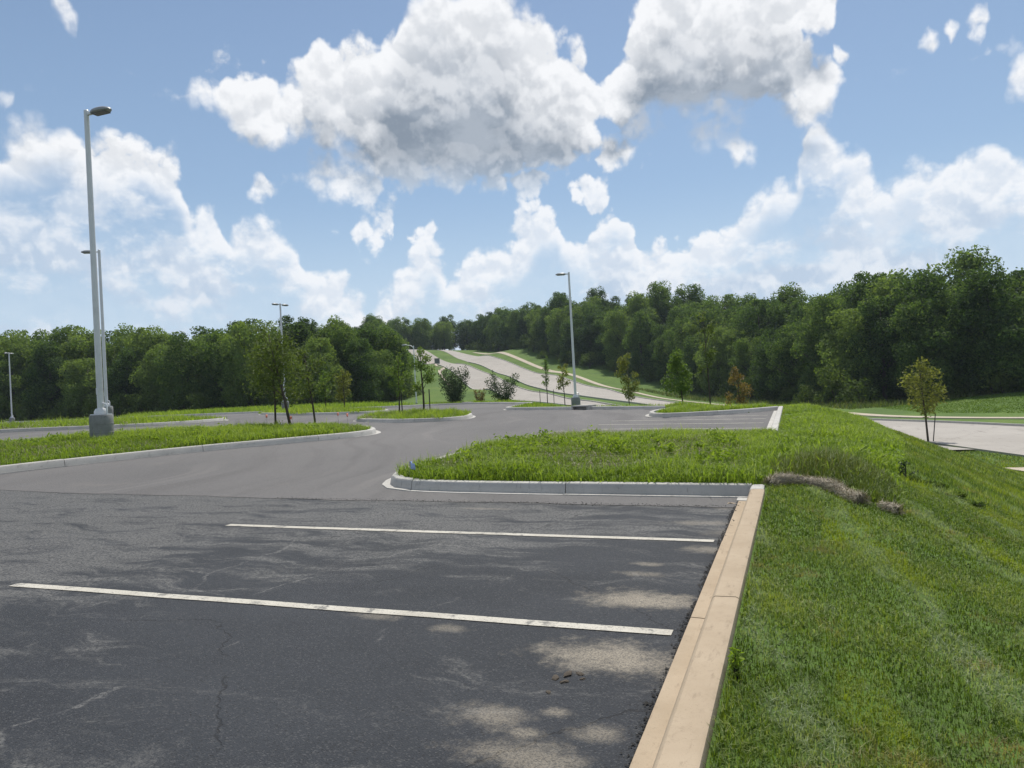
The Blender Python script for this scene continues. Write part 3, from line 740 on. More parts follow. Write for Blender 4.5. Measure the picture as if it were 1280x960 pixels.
nleft = [(3, 40), (-3, 52), (-10.5, 66), (-20, 79), (-29.0, 90.5), (-38.8, 105.06), (-53.91, 129.34), (-71.52, 160.16), (-94, 194.5), (-127, 241), (-151, 265)]
strip('road', nfar, nleft, M['road'], 0.10)
KP = [(.30, -.1), (.30, .115), (.02, .11), (.0, .24), (-.15, .24), (-.15, -.2)]
LOWPROF = [(.02, -.1), (.0, .25), (-.16, .25), (-.16, -.2)]
for run, sd in ((far_edge[2:13], -1), (near_edge[6:13], 1), (nfar[3:10], -1), (nleft[3:10], 1)):
    kerb(run, M['kerb'], False, 1 if sd < 0 else -1, sec=400, step=3.0, zf=landz, prof=LOWPROF)
walk = [(15.37 + 3, 64.26), (12.5, 70), (8.5, 78), (.58 + 4.0, 92), (-5, 110), (-10.96, 123.83), (-28.35, 149.4), (-42.03, 165.68), (-59.11, 191.36), (-80.81, 220.67), (-107.89, 253.33)]
strip('path', walk, [(x + 1.35, y + .75) for x, y in walk], M['walk'], 0.09, cross=2)
zig = [(-60, 132), (-72.79, 154.36), (-80.96, 167.34), (-83.0, 176.89), (-90.64, 185.09), (-97, 203.34), (-112.83, 224.87)]
strip('path', zig, [(x + 1.3, y - 1.1) for x, y in zig], M['walk'], 0.12, cross=2)
ramp = [(7.2, 33.8), (8.6, 34.8), (11, 33.0)]
strip('path', ramp, [(8.6, 31.0), (10.5, 29.5), (13, 27)], M['walk'], 0.06, step=0.7, cross=3)

# ------------------------------------------------------------------ foliage generators
def leaf_quads(C, Nrm, size, asp, rng, fold=0.25):
    """rhombic folded leaves at C facing Nrm -> V,F"""
    n = len(C); up = rng.normal(size=(n, 3)); T = np.cross(Nrm, up); T /= np.linalg.norm(T, axis=1)[:, None] + 1e-9
    B = np.cross(Nrm, T); L = size[:, None]; W = L * asp
    V = np.empty((n, 4, 3)); V[:, 0] = C - T * L * .5; V[:, 2] = C + T * L * .5
    V[:, 1] = C + B * W * .5 + Nrm * L * fold * .3; V[:, 3] = C - B * W * .5 + Nrm * L * fold * .3
    return V.reshape(-1, 3), np.arange(n * 4).reshape(n, 4)


def crown(name, clumps, per, size, asp, rng, shell=0.62, up=0.25, out=0.7, flat=1.0):
    Cs, Ns, Sz, At = [], [], [], []
    for (c, r) in clumps:
        r = np.array(r, float) * np.ones(3); vol = (r.prod()) ** (2 / 3)
        n = max(12, int(per * vol)); d = rng.normal(size=(n, 3)); d /= np.linalg.norm(d, axis=1)[:, None]
        rr = shell + (1.06 - shell) * rng.random(n) ** 0.7
        Cs.append(np.array(c) + d * r * rr[:, None]); nn = d * out + rng.normal(size=(n, 3)) * .55 + np.array([0, 0, up]); nn /= np.linalg.norm(nn, axis=1)[:, None]
        Ns.append(nn); Sz.append(size * rng.uniform(.6, 1.35, n)); At.append(np.clip(rng.normal(.5 + rng.uniform(-.13, .13), .17, n), 0, 1))
    V, F = leaf_quads(np.concatenate(Cs), np.concatenate(Ns), np.concatenate(Sz), asp, rng)
    return npmesh(name, V, F, False, np.concatenate(At))


def forest_proto(seed, H, R, low=0.07, lobes=80, size=0.42, per=88, lean=0.0, shape='round'):
    r = np.random.default_rng(seed); cl = []
    for i in range(lobes):
        t_ = (i + r.random()) / lobes; h = low + (.93 - low) * t_
        prof = math.sqrt(max(.12, 1 - ((t_ - .48) / .60) ** 2))
        if shape == 'tall': prof *= 1.05 - .35 * t_
        a = r.uniform(0, 2 * PI); q = R * prof * r.uniform(.35, .92)
        cr = R * r.uniform(.15, .36) * (.6 + .45 * prof)
        cl.append(((q * math.cos(a) + lean * h * H, q * math.sin(a), h * H), (cr, cr, cr * r.uniform(.6, 1.1))))
    cl.append(((0, 0, H * .5), (R * .55, R * .55, H * .34)))
    cm = crown('crown', cl, per, size, .62, r, .55)
    tb = MB(); tb.tube([(0, 0, -.6), (.05, 0, H * .2), (lean * H * .4, .1, H * .5), (lean * H * .8, 0, H * .85)], [R * .075, R * .06, R * .04, R * .012], 7)
    for i in range(7):
        c = cl[r.integers(len(cl))][0]; z0 = max(H * .15, c[2] - R * .6)
        tb.tube([(lean * z0 * .6, .05, z0), (c[0] * .55, c[1] * .55, (z0 + c[2]) * .52), c], [R * .03, R * .02, R * .007], 5)
    tm = tb.mesh('trunk', True); tm.materials.append(M['bark2']); cm.materials.append(M['forest'])
    return tm, cm


PROTO = [forest_proto(11, 17, 6.0), forest_proto(12, 18.5, 5.6, shape='tall'), forest_proto(13, 16, 6.4, lobes=90), forest_proto(14, 17.5, 5.6, lobes=70, low=.12),
         forest_proto(15, 15.5, 5.8, lean=.03), forest_proto(16, 19, 6.2, lobes=95, shape='tall'), forest_proto(17, 15, 5.4, lobes=66)]


def shrub_proto(seed, H, R, mat, size=.3, lobes=16, per=110):
    r = np.random.default_rng(seed); cl = []
    for i in range(lobes):
        a = r.uniform(0, 2 * PI); h = r.uniform(.12, .8); q = R * r.uniform(.1, .85) * (1.05 - h * .5); cr = R * r.uniform(.28, .45)
        cl.append(((q * math.cos(a), q * math.sin(a), h * H), (cr, cr, cr * .85)))
    m = crown('crown', cl, per, size, .6, r, .5); m.materials.append(mat)
    tb = MB()
    for i in range(5):
        c = cl[i][0]; tb.tube([(0.05 * i - .1, .03, -.2), (c[0] * .4, c[1] * .4, c[2] * .5), c], [.06, .04, .015], 5)
    tm = tb.mesh('stem', True); tm.materials.append(M['bark2'])
    return tm, m
SHRUB = [shrub_proto(21, 3.6, 2.6, M['shrub']), shrub_proto(22, 2.6, 2.4, M['shrub']), shrub_proto(23, 4.8, 2.5, M['shrub'])]


def plant(name, tmesh, cmesh, x, y, z, s, sz, rz, label, cat, group, tname='trunk'):
    r = empty(name, (x, y, z), rz); r.scale = (s, s, s * sz); tag(r, label, cat, group)
    add(tname, tmesh, r); add('crown', cmesh, r)
    return r


def along(pts, d):
    P_ = np.array(pts, float); L = np.r_[0, np.cumsum(np.hypot(*np.diff(P_, axis=0).T))]
    s = np.arange(0, L[-1], d); return np.c_[np.interp(s, L, P_[:, 0]), np.interp(s, L, P_[:, 1])]


EDGE_R = [(62, 100), (44, 104), (27, 108), (17, 110.5), (8.5, 113), (.5, 131), (-14, 155), (-25, 173.5), (-36, 187), (-51, 203), (-67, 222), (-82, 241), (-103, 264), (-122, 286)]
EDGE_L = [(-168, 84), (-140, 88), (-122, 92), (-99.4, 94.5), (-75, 93), (-60, 94), (-62, 112), (-75, 136), (-92, 165), (-112, 198), (-136, 240)]
LAB_R = ('tall broadleaf tree on the wooded hillside beyond the concrete road', 'trees of the wood beyond the concrete road')
LAB_L = ('broadleaf tree in the dark wood behind the car park', 'trees of the wood behind the car park')
LAB_F = ('far tree on the crest where the concrete road ends', 'trees on the crest of the road')
SHAPE = ['broad crowned', 'narrow crowned', 'spreading', 'high crowned', 'slightly leaning', 'very tall', 'low rounded']
RANK = ['at the front edge of', 'in the second rank of', 'deeper inside', 'on the skyline of']
nt = 0
for row, (off, d, sc) in enumerate(((0, 5.9, .78), (6, 6.2, .91), (12.5, 6.8, 1.0), (20, 7.6, 1.07))):
    for (x, y) in along(EDGE_R, d):
        if row >= 2 and y > 235: continue
        dx, dy = .62, .78
        X = x + dx * off + rnd.uniform(-1.6, 1.6); Y = y + dy * off + rnd.uniform(-1.6, 1.6)
        if math.atan2(X, Y) > .36 + .02 * row: continue
        k = rnd.randrange(len(PROTO)); s = sc * rnd.uniform(.86, 1.10)
        plant('forest_tree', *PROTO[k], X, Y, landz(X, Y) - .2, s, rnd.uniform(.9, 1.12), rnd.uniform(0, 6.28), SHAPE[k] + ' tree ' + RANK[row] + ' the wood beyond the concrete road', 'tree', LAB_R[1]); nt += 1
for row, (off, d, sc) in enumerate(((0, 6.6, .72), (6.5, 6.8, .86), (13.5, 8.0, .92))):
    for (x, y) in along(EDGE_L, d):
        late = y > 100
        dx, dy = (-.75, .45) if late else (0, 1)
        if row == 2 and late and y > 150: continue
        X = x + dx * off + rnd.uniform(-1.5, 1.5); Y = y + dy * off + rnd.uniform(-1.5, 1.5)
        if math.atan2(X, Y) < -1.02: continue
        if not late and X > -62 and off > 0: X -= 3
        k = rnd.randrange(len(PROTO)); s = sc * rnd.uniform(.87, 1.07) * (.80 if late else .86 if X > -72 else 1 + max(0, (-X - 85) / 75 * .32))
        plant('forest_tree', *PROTO[k], X, Y, landz(X, Y) - .2, s, rnd.uniform(.9, 1.1), rnd.uniform(0, 6.28), SHAPE[k] + ' tree ' + RANK[row] + ' the dark wood behind the car park', 'tree', LAB_L[1]); nt += 1
for i in range(40):
    X = -90 - (i % 20) * 5.4 + (2.7 if i > 19 else 0) + rnd.uniform(-1.5, 1.5); Y = 292 + rnd.uniform(-4, 6) - (i % 20) * 2.1 + (11 if i > 19 else 0)
    plant('forest_tree', *PROTO[rnd.randrange(len(PROTO))], X, Y, landz(X, Y) - .2, rnd.uniform(.72, .92), rnd.uniform(.8, 1), rnd.uniform(0, 6.28), LAB_F[0], 'tree', LAB_F[1]); nt += 1
for (x, y) in along([(p[0] - 2.6, p[1] - 2.4) for p in EDGE_R], 5.2):
    if math.atan2(x, y) > .36: continue
    x += rnd.uniform(-1.2, 1.2); y += rnd.uniform(-1.2, 1.2); k = rnd.randrange(3)
    plant('forest_shrub', *SHRUB[k], x, y, landz(x, y) - .1, rnd.uniform(.7, 1.25), rnd.uniform(.8, 1.2), rnd.uniform(0, 6.28), ['rounded', 'low wide', 'tall upright'][k] + ' leafy shrub at the foot of the wood beyond the concrete road', 'shrub', 'shrubs edging the wood beyond the road', 'stem')
for (x, y) in along([(p[0] + (2.2 if p[1] > 100 else 0), p[1] - 2.6) for p in EDGE_L], 4.6):
    if math.atan2(x, y) < -1.02: continue
    x += rnd.uniform(-1.2, 1.2); y += rnd.uniform(-1.2, 1.2); k = rnd.randrange(3)
    plant('forest_shrub', *SHRUB[k], x, y, landz(x, y) - .1, rnd.uniform(.7, 1.25), rnd.uniform(.8, 1.2), rnd.uniform(0, 6.28), ['rounded', 'low wide', 'tall upright'][k] + ' leafy shrub at the foot of the dark wood behind the car park', 'shrub', 'shrubs edging the wood behind the car park', 'stem')
print('forest trees', nt)

# ------------------------------------------------------------------ young planted trees
def young_tree(x, y, z, H, R, mat, label, seed, lean=(0, 0), clear=.33, lobes=14, per=420, size=.10, stakes=(), trunk_r=.03, shape='oval', mulch=True, group=None, asp=.5):
    r = np.random.default_rng(seed); root = empty('young_tree', (x, y, z)); tag(root, label, 'tree', group)
    cl = []; axis_ = lambda h: np.array([lean[0] * h * H, lean[1] * h * H, h * H])
    for i in range(lobes):
        h = clear + (1 - clear) * (i + r.random()) / lobes; t = (h - clear) / (1 - clear)
        prof = {'oval': math.sin(PI * (.12 + .86 * t)) ** .7, 'cone': (1.05 - t) ** .8 * min(1, t * 5 + .45), 'wide': math.sin(PI * (.2 + .72 * t)) ** .5, 'slim': .8 - .4 * t}[shape]
        a = r.uniform(0, 2 * PI); q = R * prof * r.uniform(.15, .75); c = axis_(h) + np.array([q * math.cos(a), q * math.sin(a), 0])
        cr = R * r.uniform(.26, .46) * (.55 + .5 * prof); cl.append((c, (cr, cr, cr * r.uniform(.8, 1.2))))
    m = crown('crown', cl, per * 3.2, size * 1.1, asp, r, .15, .15, .35); add('crown', m, root, mat)
    tb = MB(); tb.tube([axis_(-.04), axis_(.3) + [.02, .01, 0], axis_(.6), axis_(.95)], [trunk_r * 1.2, trunk_r, trunk_r * .7, trunk_r * .2], 8)
    tb.build('trunk', M['bark'], root, True)
    for i in range(min(9, lobes)):
        c = cl[int(i * lobes / 9) % lobes][0]; h0 = max(clear * .8, c[2] / H - .16)
        MB().tube([axis_(h0), (axis_(h0) + c) / 2 + [0, 0, .03], c], [trunk_r * .4, trunk_r * .3, trunk_r * .12], 5).build('branch', M['bark'], root, True)
    if mulch:
        mm = MB(); prof = [(.62, -.06), (.55, .02), (.35, .06), (.1, .075)]; mm.lathe(prof, 14); mm.build('mulch_ring', M['mulch'], root, True)
    for (sx, sy, hx, hy, hh) in stakes:
        s = MB().tube([(x + sx, y + sy, z - .3), (x + hx, y + hy, z + hh)], [.027, .024], 6).build('tree_stake', M['stake'])
        tag(s, 'thin dark stake beside the ' + label.split('young tree')[0] + 'young tree', 'stake', 'tree stakes')
    return root


def bz(k, x, y): return float(bed_z(k, np.array([x]), np.array([y]))[0])
young_tree(-15.9, 20.7, bz('left', -15.9, 20.7), 2.85, 1.2, M['leaf_olive'], 'olive young tree with straight dark trunk on the island with the tall light pole', 31, (-.02, .03), .34, 20, 230, .085, shape='wide', mulch=False)
young_tree(-14.95, 20.2, bz('left', -14.95, 20.2), 3.1, 1.0, M['leaf_olive'], 'olive young tree with strongly leaning trunk beside orange flags', 32, (-.20, -.03), .40, 18, 230, .085, trunk_r=.04, shape='wide', mulch=False)
young_tree(-15.2, 21.9, bz('left', -15.2, 21.9), 2.6, .95, M['leaf_olive'], 'smaller olive young tree tilted toward its neighbour on the weedy island', 33, (-.12, .0), .36, 15, 230, .085, mulch=False)
young_tree(-16.75, 30.6, bz('round', -16.75, 30.6), 2.7, .62, M['leaf_green'], 'slim green young tree on the small rounded island', 34, (.02, .02), .36, 13, 460, .10, ((.22, -.1, .2, -.1, 1.1),), shape='oval')
young_tree(-15.3, 30.2, bz('round', -15.3, 30.2), 2.9, .72, M['leaf_green'], 'fuller green young tree with side branch on the small rounded island', 35, (-.03, .02), .38, 15, 480, .10, ((.25, .1, .25, .1, 1.05),), trunk_r=.04, shape='oval')
young_tree(-27.1, 42.3, bz('back', -27.1, 42.3), 2.5, .85, M['leaf_yellow'], 'yellowish round young tree on the far narrow island', 36, (0, 0), .25, 14, 300, .12)
young_tree(-28.7, 42.6, bz('back', -28.7, 42.6), 2.5, .85, M['leaf_green'], 'green round young tree next to the yellowish one on the far narrow island', 37, (0, 0), .28, 14, 300, .12)


def vtree(x, y, *a, **k): return young_tree(x, y, landz(x, y), *a, **k)
vtree(-17.6, 55.4, 3.6, .55, M['leaf_green'], 'narrow upright young tree on the verge left of the light pole', 41, (.0, 0), .38, 12, 330, .13, stakes=((-.5, -.2, -.5, -.2, 1.1), (.5, .1, .5, .1, 1.1)), shape='slim')
vtree(-15.7, 53.6, 3.0, .72, M['leaf_yellow'], 'small spreading young tree on the verge close to the light pole', 42, (-.03, 0), .42, 11, 260, .13, shape='wide')
vtree(-12.2, 59.4, 5.3, 1.15, M['leaf_yellow'], 'yellow green young tree between two stakes by the roadside', 43, (.02, 0), .36, 16, 260, .14, stakes=((-.75, -.1, -.75, -.1, 1.3), (.75, .1, .75, .1, 1.2)))
vtree(-4.75, 35.4, 2.75, 1.0, M['leaf_green'], 'dense rounded green young tree with bare leaning trunk', 44, (-.10, .0), .34, 16, 620, .10, shape='cone')
vtree(-3.7, 36.8, 5.3, .75, M['leaf_olive'], 'tall sparse young tree with crooked trunk in a mulch mound', 45, (-.02, .0), .45, 12, 260, .12, trunk_r=.035, shape='oval')
vtree(-3.1, 46.5, 4.2, .95, M['leaf_rust'], 'rust coloured young tree with dying leaves', 46, (.02, 0), .35, 13, 330, .13, stakes=((-1.35, -.2, -1.0, -.2, 1.5),), shape='wide')
vtree(6.75, 47.2, 4.5, 1.3, M['leaf_yellow'], 'pale tipped young tree at the edge of the concrete road', 47, (-.05, 0), .36, 18, 150, .15, stakes=((.2, -.05, .42, -.05, 1.6),), trunk_r=.05, shape='oval', mulch=False)


def bush(x, y, H, R, mat, label, seed, stems=9):
    r = np.random.default_rng(seed); z = landz(x, y); root = empty('bush', (x, y, z)); tag(root, label, 'bush'); cl = []; tb = MB()
    for i in range(stems):
        a = 2 * PI * i / stems + r.uniform(-.3, .3); top = H * r.uniform(.72, 1.0); sp = R * r.uniform(.55, .95)
        for k in range(5):
            t = .2 + .8 * k / 4; c = (sp * math.cos(a) * t ** .8, sp * math.sin(a) * t ** .8, top * t); cr = R * (.30 if k < 4 else .17); cl.append((c, (cr, cr, cr * 1.35)))
        tb.tube([(.03 * math.cos(a), .03 * math.sin(a), -.1), (sp * .5 * math.cos(a), sp * .5 * math.sin(a), top * .45), (sp * math.cos(a), sp * math.sin(a), top * .95)], [.04, .03, .01], 5)
    add('crown', crown('crown', cl, 330, .17, .5, r, .3), root, mat); tb.build('stems', M['bark'], root, True)
bush(-31.3, 68.6, 3.7, 1.9, M['leaf_dark'], 'large dark vase shaped bush behind the far kerb', 51)
bush(-26.7, 69.9, 3.3, 1.6, M['leaf_dark'], 'smaller dark open bush behind the far kerb', 52, 7)
bush(-29.3, 70.3, 1.6, .8, M['leaf_rust'], 'low reddish shrub between the two dark bushes', 53, 5)

# ------------------------------------------------------------------ light poles
def light_pole(x, y, z, total, head_dir, label, two=False, scale=1.0):
    r = empty('light_pole', (x, y, z)); tag(r, label, 'light pole', 'car park light poles')
    ph = .78
    ped = MB().lathe([(.30, -.4), (.30, .28), (.306, .285), (.306, .30), (.30, .305), (.30, .52), (.306, .525), (.306, .54), (.30, .545), (.30, ph - .03), (.28, ph)], 32).build('pedestal', M['pedestal'], r); auto_smooth(ped)
    MB().box((0, 0, ph + .015), (.19, .19, .014)).build('base_plate', M['steel'], r)
    cov = MB().lathe([(.17, ph + .03), (.17, ph + .10), (.13, ph + .17), (.09, ph + .18)], 20).build('base_cover', M['steel'], r); auto_smooth(cov)
    auto_smooth(MB().lathe([(.085, ph + .02), (.080, ph + 3), (.066, total - .02), (.05, total)], 20).build('pole', M['steel'], r))
    MB().box((.0, -.083, ph + .65), (.04, .012, .09)).build('hand_hole_cover', M['steel'], r)
    auto_smooth(MB().tube([(.22, 0, ph), (.22, 0, ph + .24), (.19, 0, ph + .29), (.08, 0, ph + .31)], [.028] * 4, 8).build('conduit', M['steel'], r))
    for d in ([head_dir, head_dir + PI] if two else [head_dir]):
        c, s = math.cos(d), math.sin(d); zt = total - .12
        MB().box((.14 * c, .14 * s, zt), (.10, .035, .03), d).build('arm', M['steel'], r)
        # housing: flattened oval shell
        V = []; F = []; n = 20; prof = [(0.02, -.055), (.75, -.06), (.97, -.03), (1.0, .0), (.9, .04), (.6, .075), (.02, .09)]
        for (q, h) in prof:
            for k in range(n):
                t = 2 * PI * k / n; lx = .52 + .36 * q * math.cos(t); ly = .17 * q * math.sin(t); V.append((lx * c - ly * s, lx * s + ly * c, zt + h + .01))
        for i in range(len(prof) - 1):
            for k in range(n): F.append((i * n + k, i * n + (k + 1) % n, (i + 1) * n + (k + 1) % n, (i + 1) * n + k))
        m = bpy.data.meshes.new('lamp_head'); m.from_pydata(V, [], F + [list(reversed(range(n))), [(len(prof) - 1) * n + k for k in range(n)]]); m.update()
        h = auto_smooth(add('lamp_head', m, r, M['head'])); h['label'] = 'flat oval grey lamp head'
        MB().box((.52 * c, .52 * s, zt - .055), (.24, .11, .012), d).build('lens', M['lens'], h)
    return r
CAMYAW = YAW
right_dir = -0.0 + YAW          # world angle of the camera's right-hand direction, used only to aim the heads
light_pole(-17.88, 15.8, bz('left', -17.88, 15.8) - .12, 9.2, YAW - .35, 'tall white light pole on ribbed concrete pedestal in the long weedy island')
light_pole(-33.65, 30.1, lotz(-33.65, 30.1) + .1, 9.0, YAW + PI + .2, 'white light pole on the grassy island behind the nearest tall pole')
light_pole(-39.4, 52.7, landz(-39.4, 52.7), 8.9, YAW + PI / 2 - .55, 'white light pole with heads on both sides behind the olive young trees', True)
light_pole(-92.3, 68.4, lotz(-92.3, 68.4) - .1, 9.0, YAW + PI / 2, 'distant light pole with heads on both sides against the dark wood', True)
light_pole(-13.4, 48.3, landz(-13.4, 48.3), 9.0, YAW + PI - .1, 'white light pole on the verge between the far kerb and the road')

def street_lamp(x, y, z, H, d):
    r = empty('street_lamp', (x, y, z)); tag(r, 'slim street lamp with curved arm on the grass slope by the road', 'street lamp')
    MB().lathe([(.14, -.3), (.14, .15), (.10, .18)], 16).build('footing', M['pedestal'], r)
    auto_smooth(MB().lathe([(.085, .1), (.055, H)], 14).build('pole', M['steel'], r))
    c, s = math.cos(d), math.sin(d)
    auto_smooth(MB().tube([(0, 0, H - .25), (.35 * c, .35 * s, H + .02), (.9 * c, .9 * s, H + .12)], [.04, .035, .03], 8).build('arm', M['steel'], r))
    hd = MB().tube([(.85 * c, .85 * s, H + .12), (1.0 * c, 1.0 * s, H + .14), (1.35 * c, 1.35 * s, H + .13), (1.5 * c, 1.5 * s, H + .11)], [.05, .11, .12, .05], 10).build('lamp_head', M['head'], r); auto_smooth(hd)
    MB().box((1.18 * c, 1.18 * s, H + .02), (.2, .08, .02), d).build('lens', M['lens'], hd)
street_lamp(-41.7, 80.5, landz(-41.7, 80.5), 6.9, YAW + PI - .3)

# roadside cabinet, marker post
def cabinet(x, y, rz):
    z = landz(x, y); r = empty('utility_cabinet', (x, y, z), rz); tag(r, 'grey green utility cabinet beside the uphill road', 'utility box')
    MB().box((0, 0, .06), (.85, .6, .16)).build('plinth', M['kerb'], r); MB().box((0, 0, .97), (.70, .45, .78)).build('body', M['green_box'], r)
    MB().box((-.34, -.46, .95), (.31, .015, .68)).build('door', M['green_box'], r); MB().box((.34, -.46, .95), (.31, .015, .68)).build('door', M['green_box'], r)
    MB().box((0, 0, 1.78), (.76, .52, .04)).build('lid', M['green_box'], r)
cabinet(-97.9, 203.4, rad(35))
mp = empty('marker_post', (-.5, 63.7, landz(-.5, 63.7))); tag(mp, 'thin white marker post standing beyond the tall grass bank', 'post')
MB().box((0, 0, .75), (.05, .03, .8)).build('post', M['white'], mp); MB().box((0, -.035, 1.35), (.045, .004, .10)).build('reflector', M['dark'], mp)

# ------------------------------------------------------------------ survey flags
def survey_flag(x, y, z, h, mat, label, group, rz, tilt=(0, 0)):
    r = empty('survey_flag', (x, y, z), rz); r.rotation_euler = (tilt[0], tilt[1], rz); tag(r, label, 'flag', group)
    MB().tube([(0, 0, -.1), (0, 0, h)], [.004, .004], 6).build('wire', M['wire'], r)
    V = []; F = []
    for i in range(6):
        for j in range(4):
            V.append((.003 + .135 * i / 5, .022 * math.sin(i * 1.3 + j * .5), h - .10 * j / 3 - .02 * (i / 5) ** 2))
    for i in range(5):
        for j in range(3): F.append((i * 4 + j, (i + 1) * 4 + j, (i + 1) * 4 + j + 1, i * 4 + j + 1))
    o = add('flag_sheet', npmesh('flag_sheet', V, F, True), r, mat)
    md = o.modifiers.new('thick', 'SOLIDIFY'); md.thickness = .002
    return r
for i, (x, y) in enumerate(((-16.6, 21.2), (-14.6, 19.9), (-14.35, 22.0), (-13.1, 20.6))):
    survey_flag(x, y, bz('left', x, y), .44 if i != 1 else .36, M['flag_orange'], ['orange survey flag in the grass by the straight trunked olive tree', 'orange survey flag right at the foot of the leaning trunk', 'orange survey flag at the back edge of the weedy island', 'orange survey flag near the pointed tip of the weedy island'][i], 'orange survey flags', rnd.uniform(0, 3), (rnd.uniform(-.2, .2), rnd.uniform(-.2, .2)))
bf = survey_flag(-5.55, 10.35, bz('bulb', -5.55, 10.35) - .04, .30, M['flag_blue'], 'pale blue survey flag at the tip of the nearest grassy island', None, YAW - .9, (0, .1))

# ------------------------------------------------------------------ grasses
def blades(Pn, h, w, lean, rng, seg=2):
    """curved tapering blades rooted at Pn -> V,F(tris)"""
    n = len(Pn); a = rng.uniform(0, 2 * PI, n); face = np.stack([np.cos(a), np.sin(a), np.zeros(n)], -1)
    side = np.stack([-np.sin(a), np.cos(a), np.zeros(n)], -1); up = np.array([0, 0, 1.0])
    h = h[:, None]; w = w[:, None]; ln = lean[:, None]
    if seg == 1:
        V = np.empty((n, 3, 3)); V[:, 0] = Pn - side * w / 2; V[:, 1] = Pn + side * w / 2; V[:, 2] = Pn + up * h + face * ln * h
        return V.reshape(-1, 3), np.arange(n * 3).reshape(n, 3)
    V = np.empty((n, 5, 3)); mid = Pn + up * h * .58 + face * ln * h * .28
    V[:, 0] = Pn - side * w / 2; V[:, 1] = Pn + side * w / 2; V[:, 2] = mid + side * w * .42; V[:, 3] = mid - side * w * .42
    V[:, 4] = Pn + up * h * (1 - .35 * np.minimum(ln, 1.2)) + face * ln * h
    b = (np.arange(n) * 5)[:, None]
    F = np.concatenate([b + np.array([[0, 1, 2]]), b + np.array([[0, 2, 3]]), b + np.array([[3, 2, 4]])], 1).reshape(-1, 3)
    return V.reshape(-1, 3), F


def grass_obj(name, parts, mat, label, cat='grass'):
    Vs, Fs, At, o = [], [], [], 0
    for V, F, per, v in parts:
        Vs.append(V); Fs.append(F + o); o += len(V); At.append(np.repeat(v, per))
    ob = add(name, npmesh(name, np.concatenate(Vs), np.concatenate(Fs), False, np.concatenate(At)), None, mat)
    tag(ob, label, cat, None, 'stuff'); return ob


def scatter(poly, dens, rng, margin=0.0):
    P_ = np.array(poly); lo, hi = P_.min(0), P_.max(0); n = int((hi - lo).prod() * dens); q = lo + rng.random((n, 2)) * (hi - lo)
    return q[sdist(P_, q[:, 0], q[:, 1]) < -margin]


def clump_noise(q, sc, seed):
    r = np.random.default_rng(seed); s = np.zeros(len(q))
    for i in range(7):
        k = r.normal(size=2) * sc * (1 + .5 * i); s += np.sin(q @ k + r.uniform(0, 6.28)) / (1 + .25 * i)
    return s / 3.0


# mown lawn on the bank beside the kerb
lawn_parts = []
# wild strip that is not mown
WILD = np.array([(-1.0, 10.3), (-.36, 10.15), (-.1, 10.45), (.18, 10.55), (.45, 10.1), (.68, 9.4), (.95, 9.25), (1.15, 10.2), (1.3, 11.6), (1.5, 13.2), (1.9, 16), (2.4, 20), (2.8, 24), (3.0, 28), (2.6, 33), (1.5, 37), (-3.5, 38), (-5.2, 33), (-4.6, 30.5), (-4.6, 27), (-3, 27.4), (-.36, 29.8), (-.36, 18.1), (-1.0, 17.4)])
ROADP = np.array(near_edge[:8] + far_edge[:9][::-1])
def lawn_zone(y0, y1, xmax, dens, h, w, seg):
    n = int((y1 - y0) * (xmax + .36) * dens); q = np.c_[rng.uniform(-.365, xmax, n), rng.uniform(y0, y1, n)]
    q = q[q[:, 0] < .30 * q[:, 1] + .5]
    q = q[(sdist(WILD, q[:, 0], q[:, 1]) > -.05) & (sdist(ROADP, q[:, 0], q[:, 1]) > .1)]
    z = land(q[:, 0], q[:, 1]); n = len(q); cn = clump_noise(q, 2.2, 5)
    edge = np.exp(-(q[:, 0] + .37) / .10)
    hh = h * rng.uniform(.45, 1.25, n) * (1 + .25 * cn) * (1 + .7 * edge * rng.random(n))
    V, F = blades(np.c_[q, z - .01], np.maximum(hh, .012), w * rng.uniform(.7, 1.3, n), rng.uniform(.15, 1.0, n), rng, seg)
    lawn_parts.append((V, F, 1 if seg == 1 else 3, np.clip(rng.normal(.40, .22, n) + .24 * cn + .18 * clump_noise(q, .7, 8) + .5 * (rng.random(n) < .06), 0, 1)))
lawn_zone(1.0, 4.0, 1.7, 9000, .055, .0042, 2)
lawn_zone(4.0, 7.0, 2.6, 5200, .055, .0055, 2)
lawn_zone(7.0, 12.0, 4.2, 2600, .060, .008, 2)
lawn_zone(12.0, 20.0, 6.6, 1100, .07, .014, 1)
lawn_zone(20.0, 36.0, 9.4, 420, .08, .025, 1)
lawn_zone(36.0, 48.0, 12.0, 150, .09, .045, 1)
grass_obj('lawn_grass', lawn_parts, M['lawn'], 'mown green lawn on the bank beside the tan kerb')


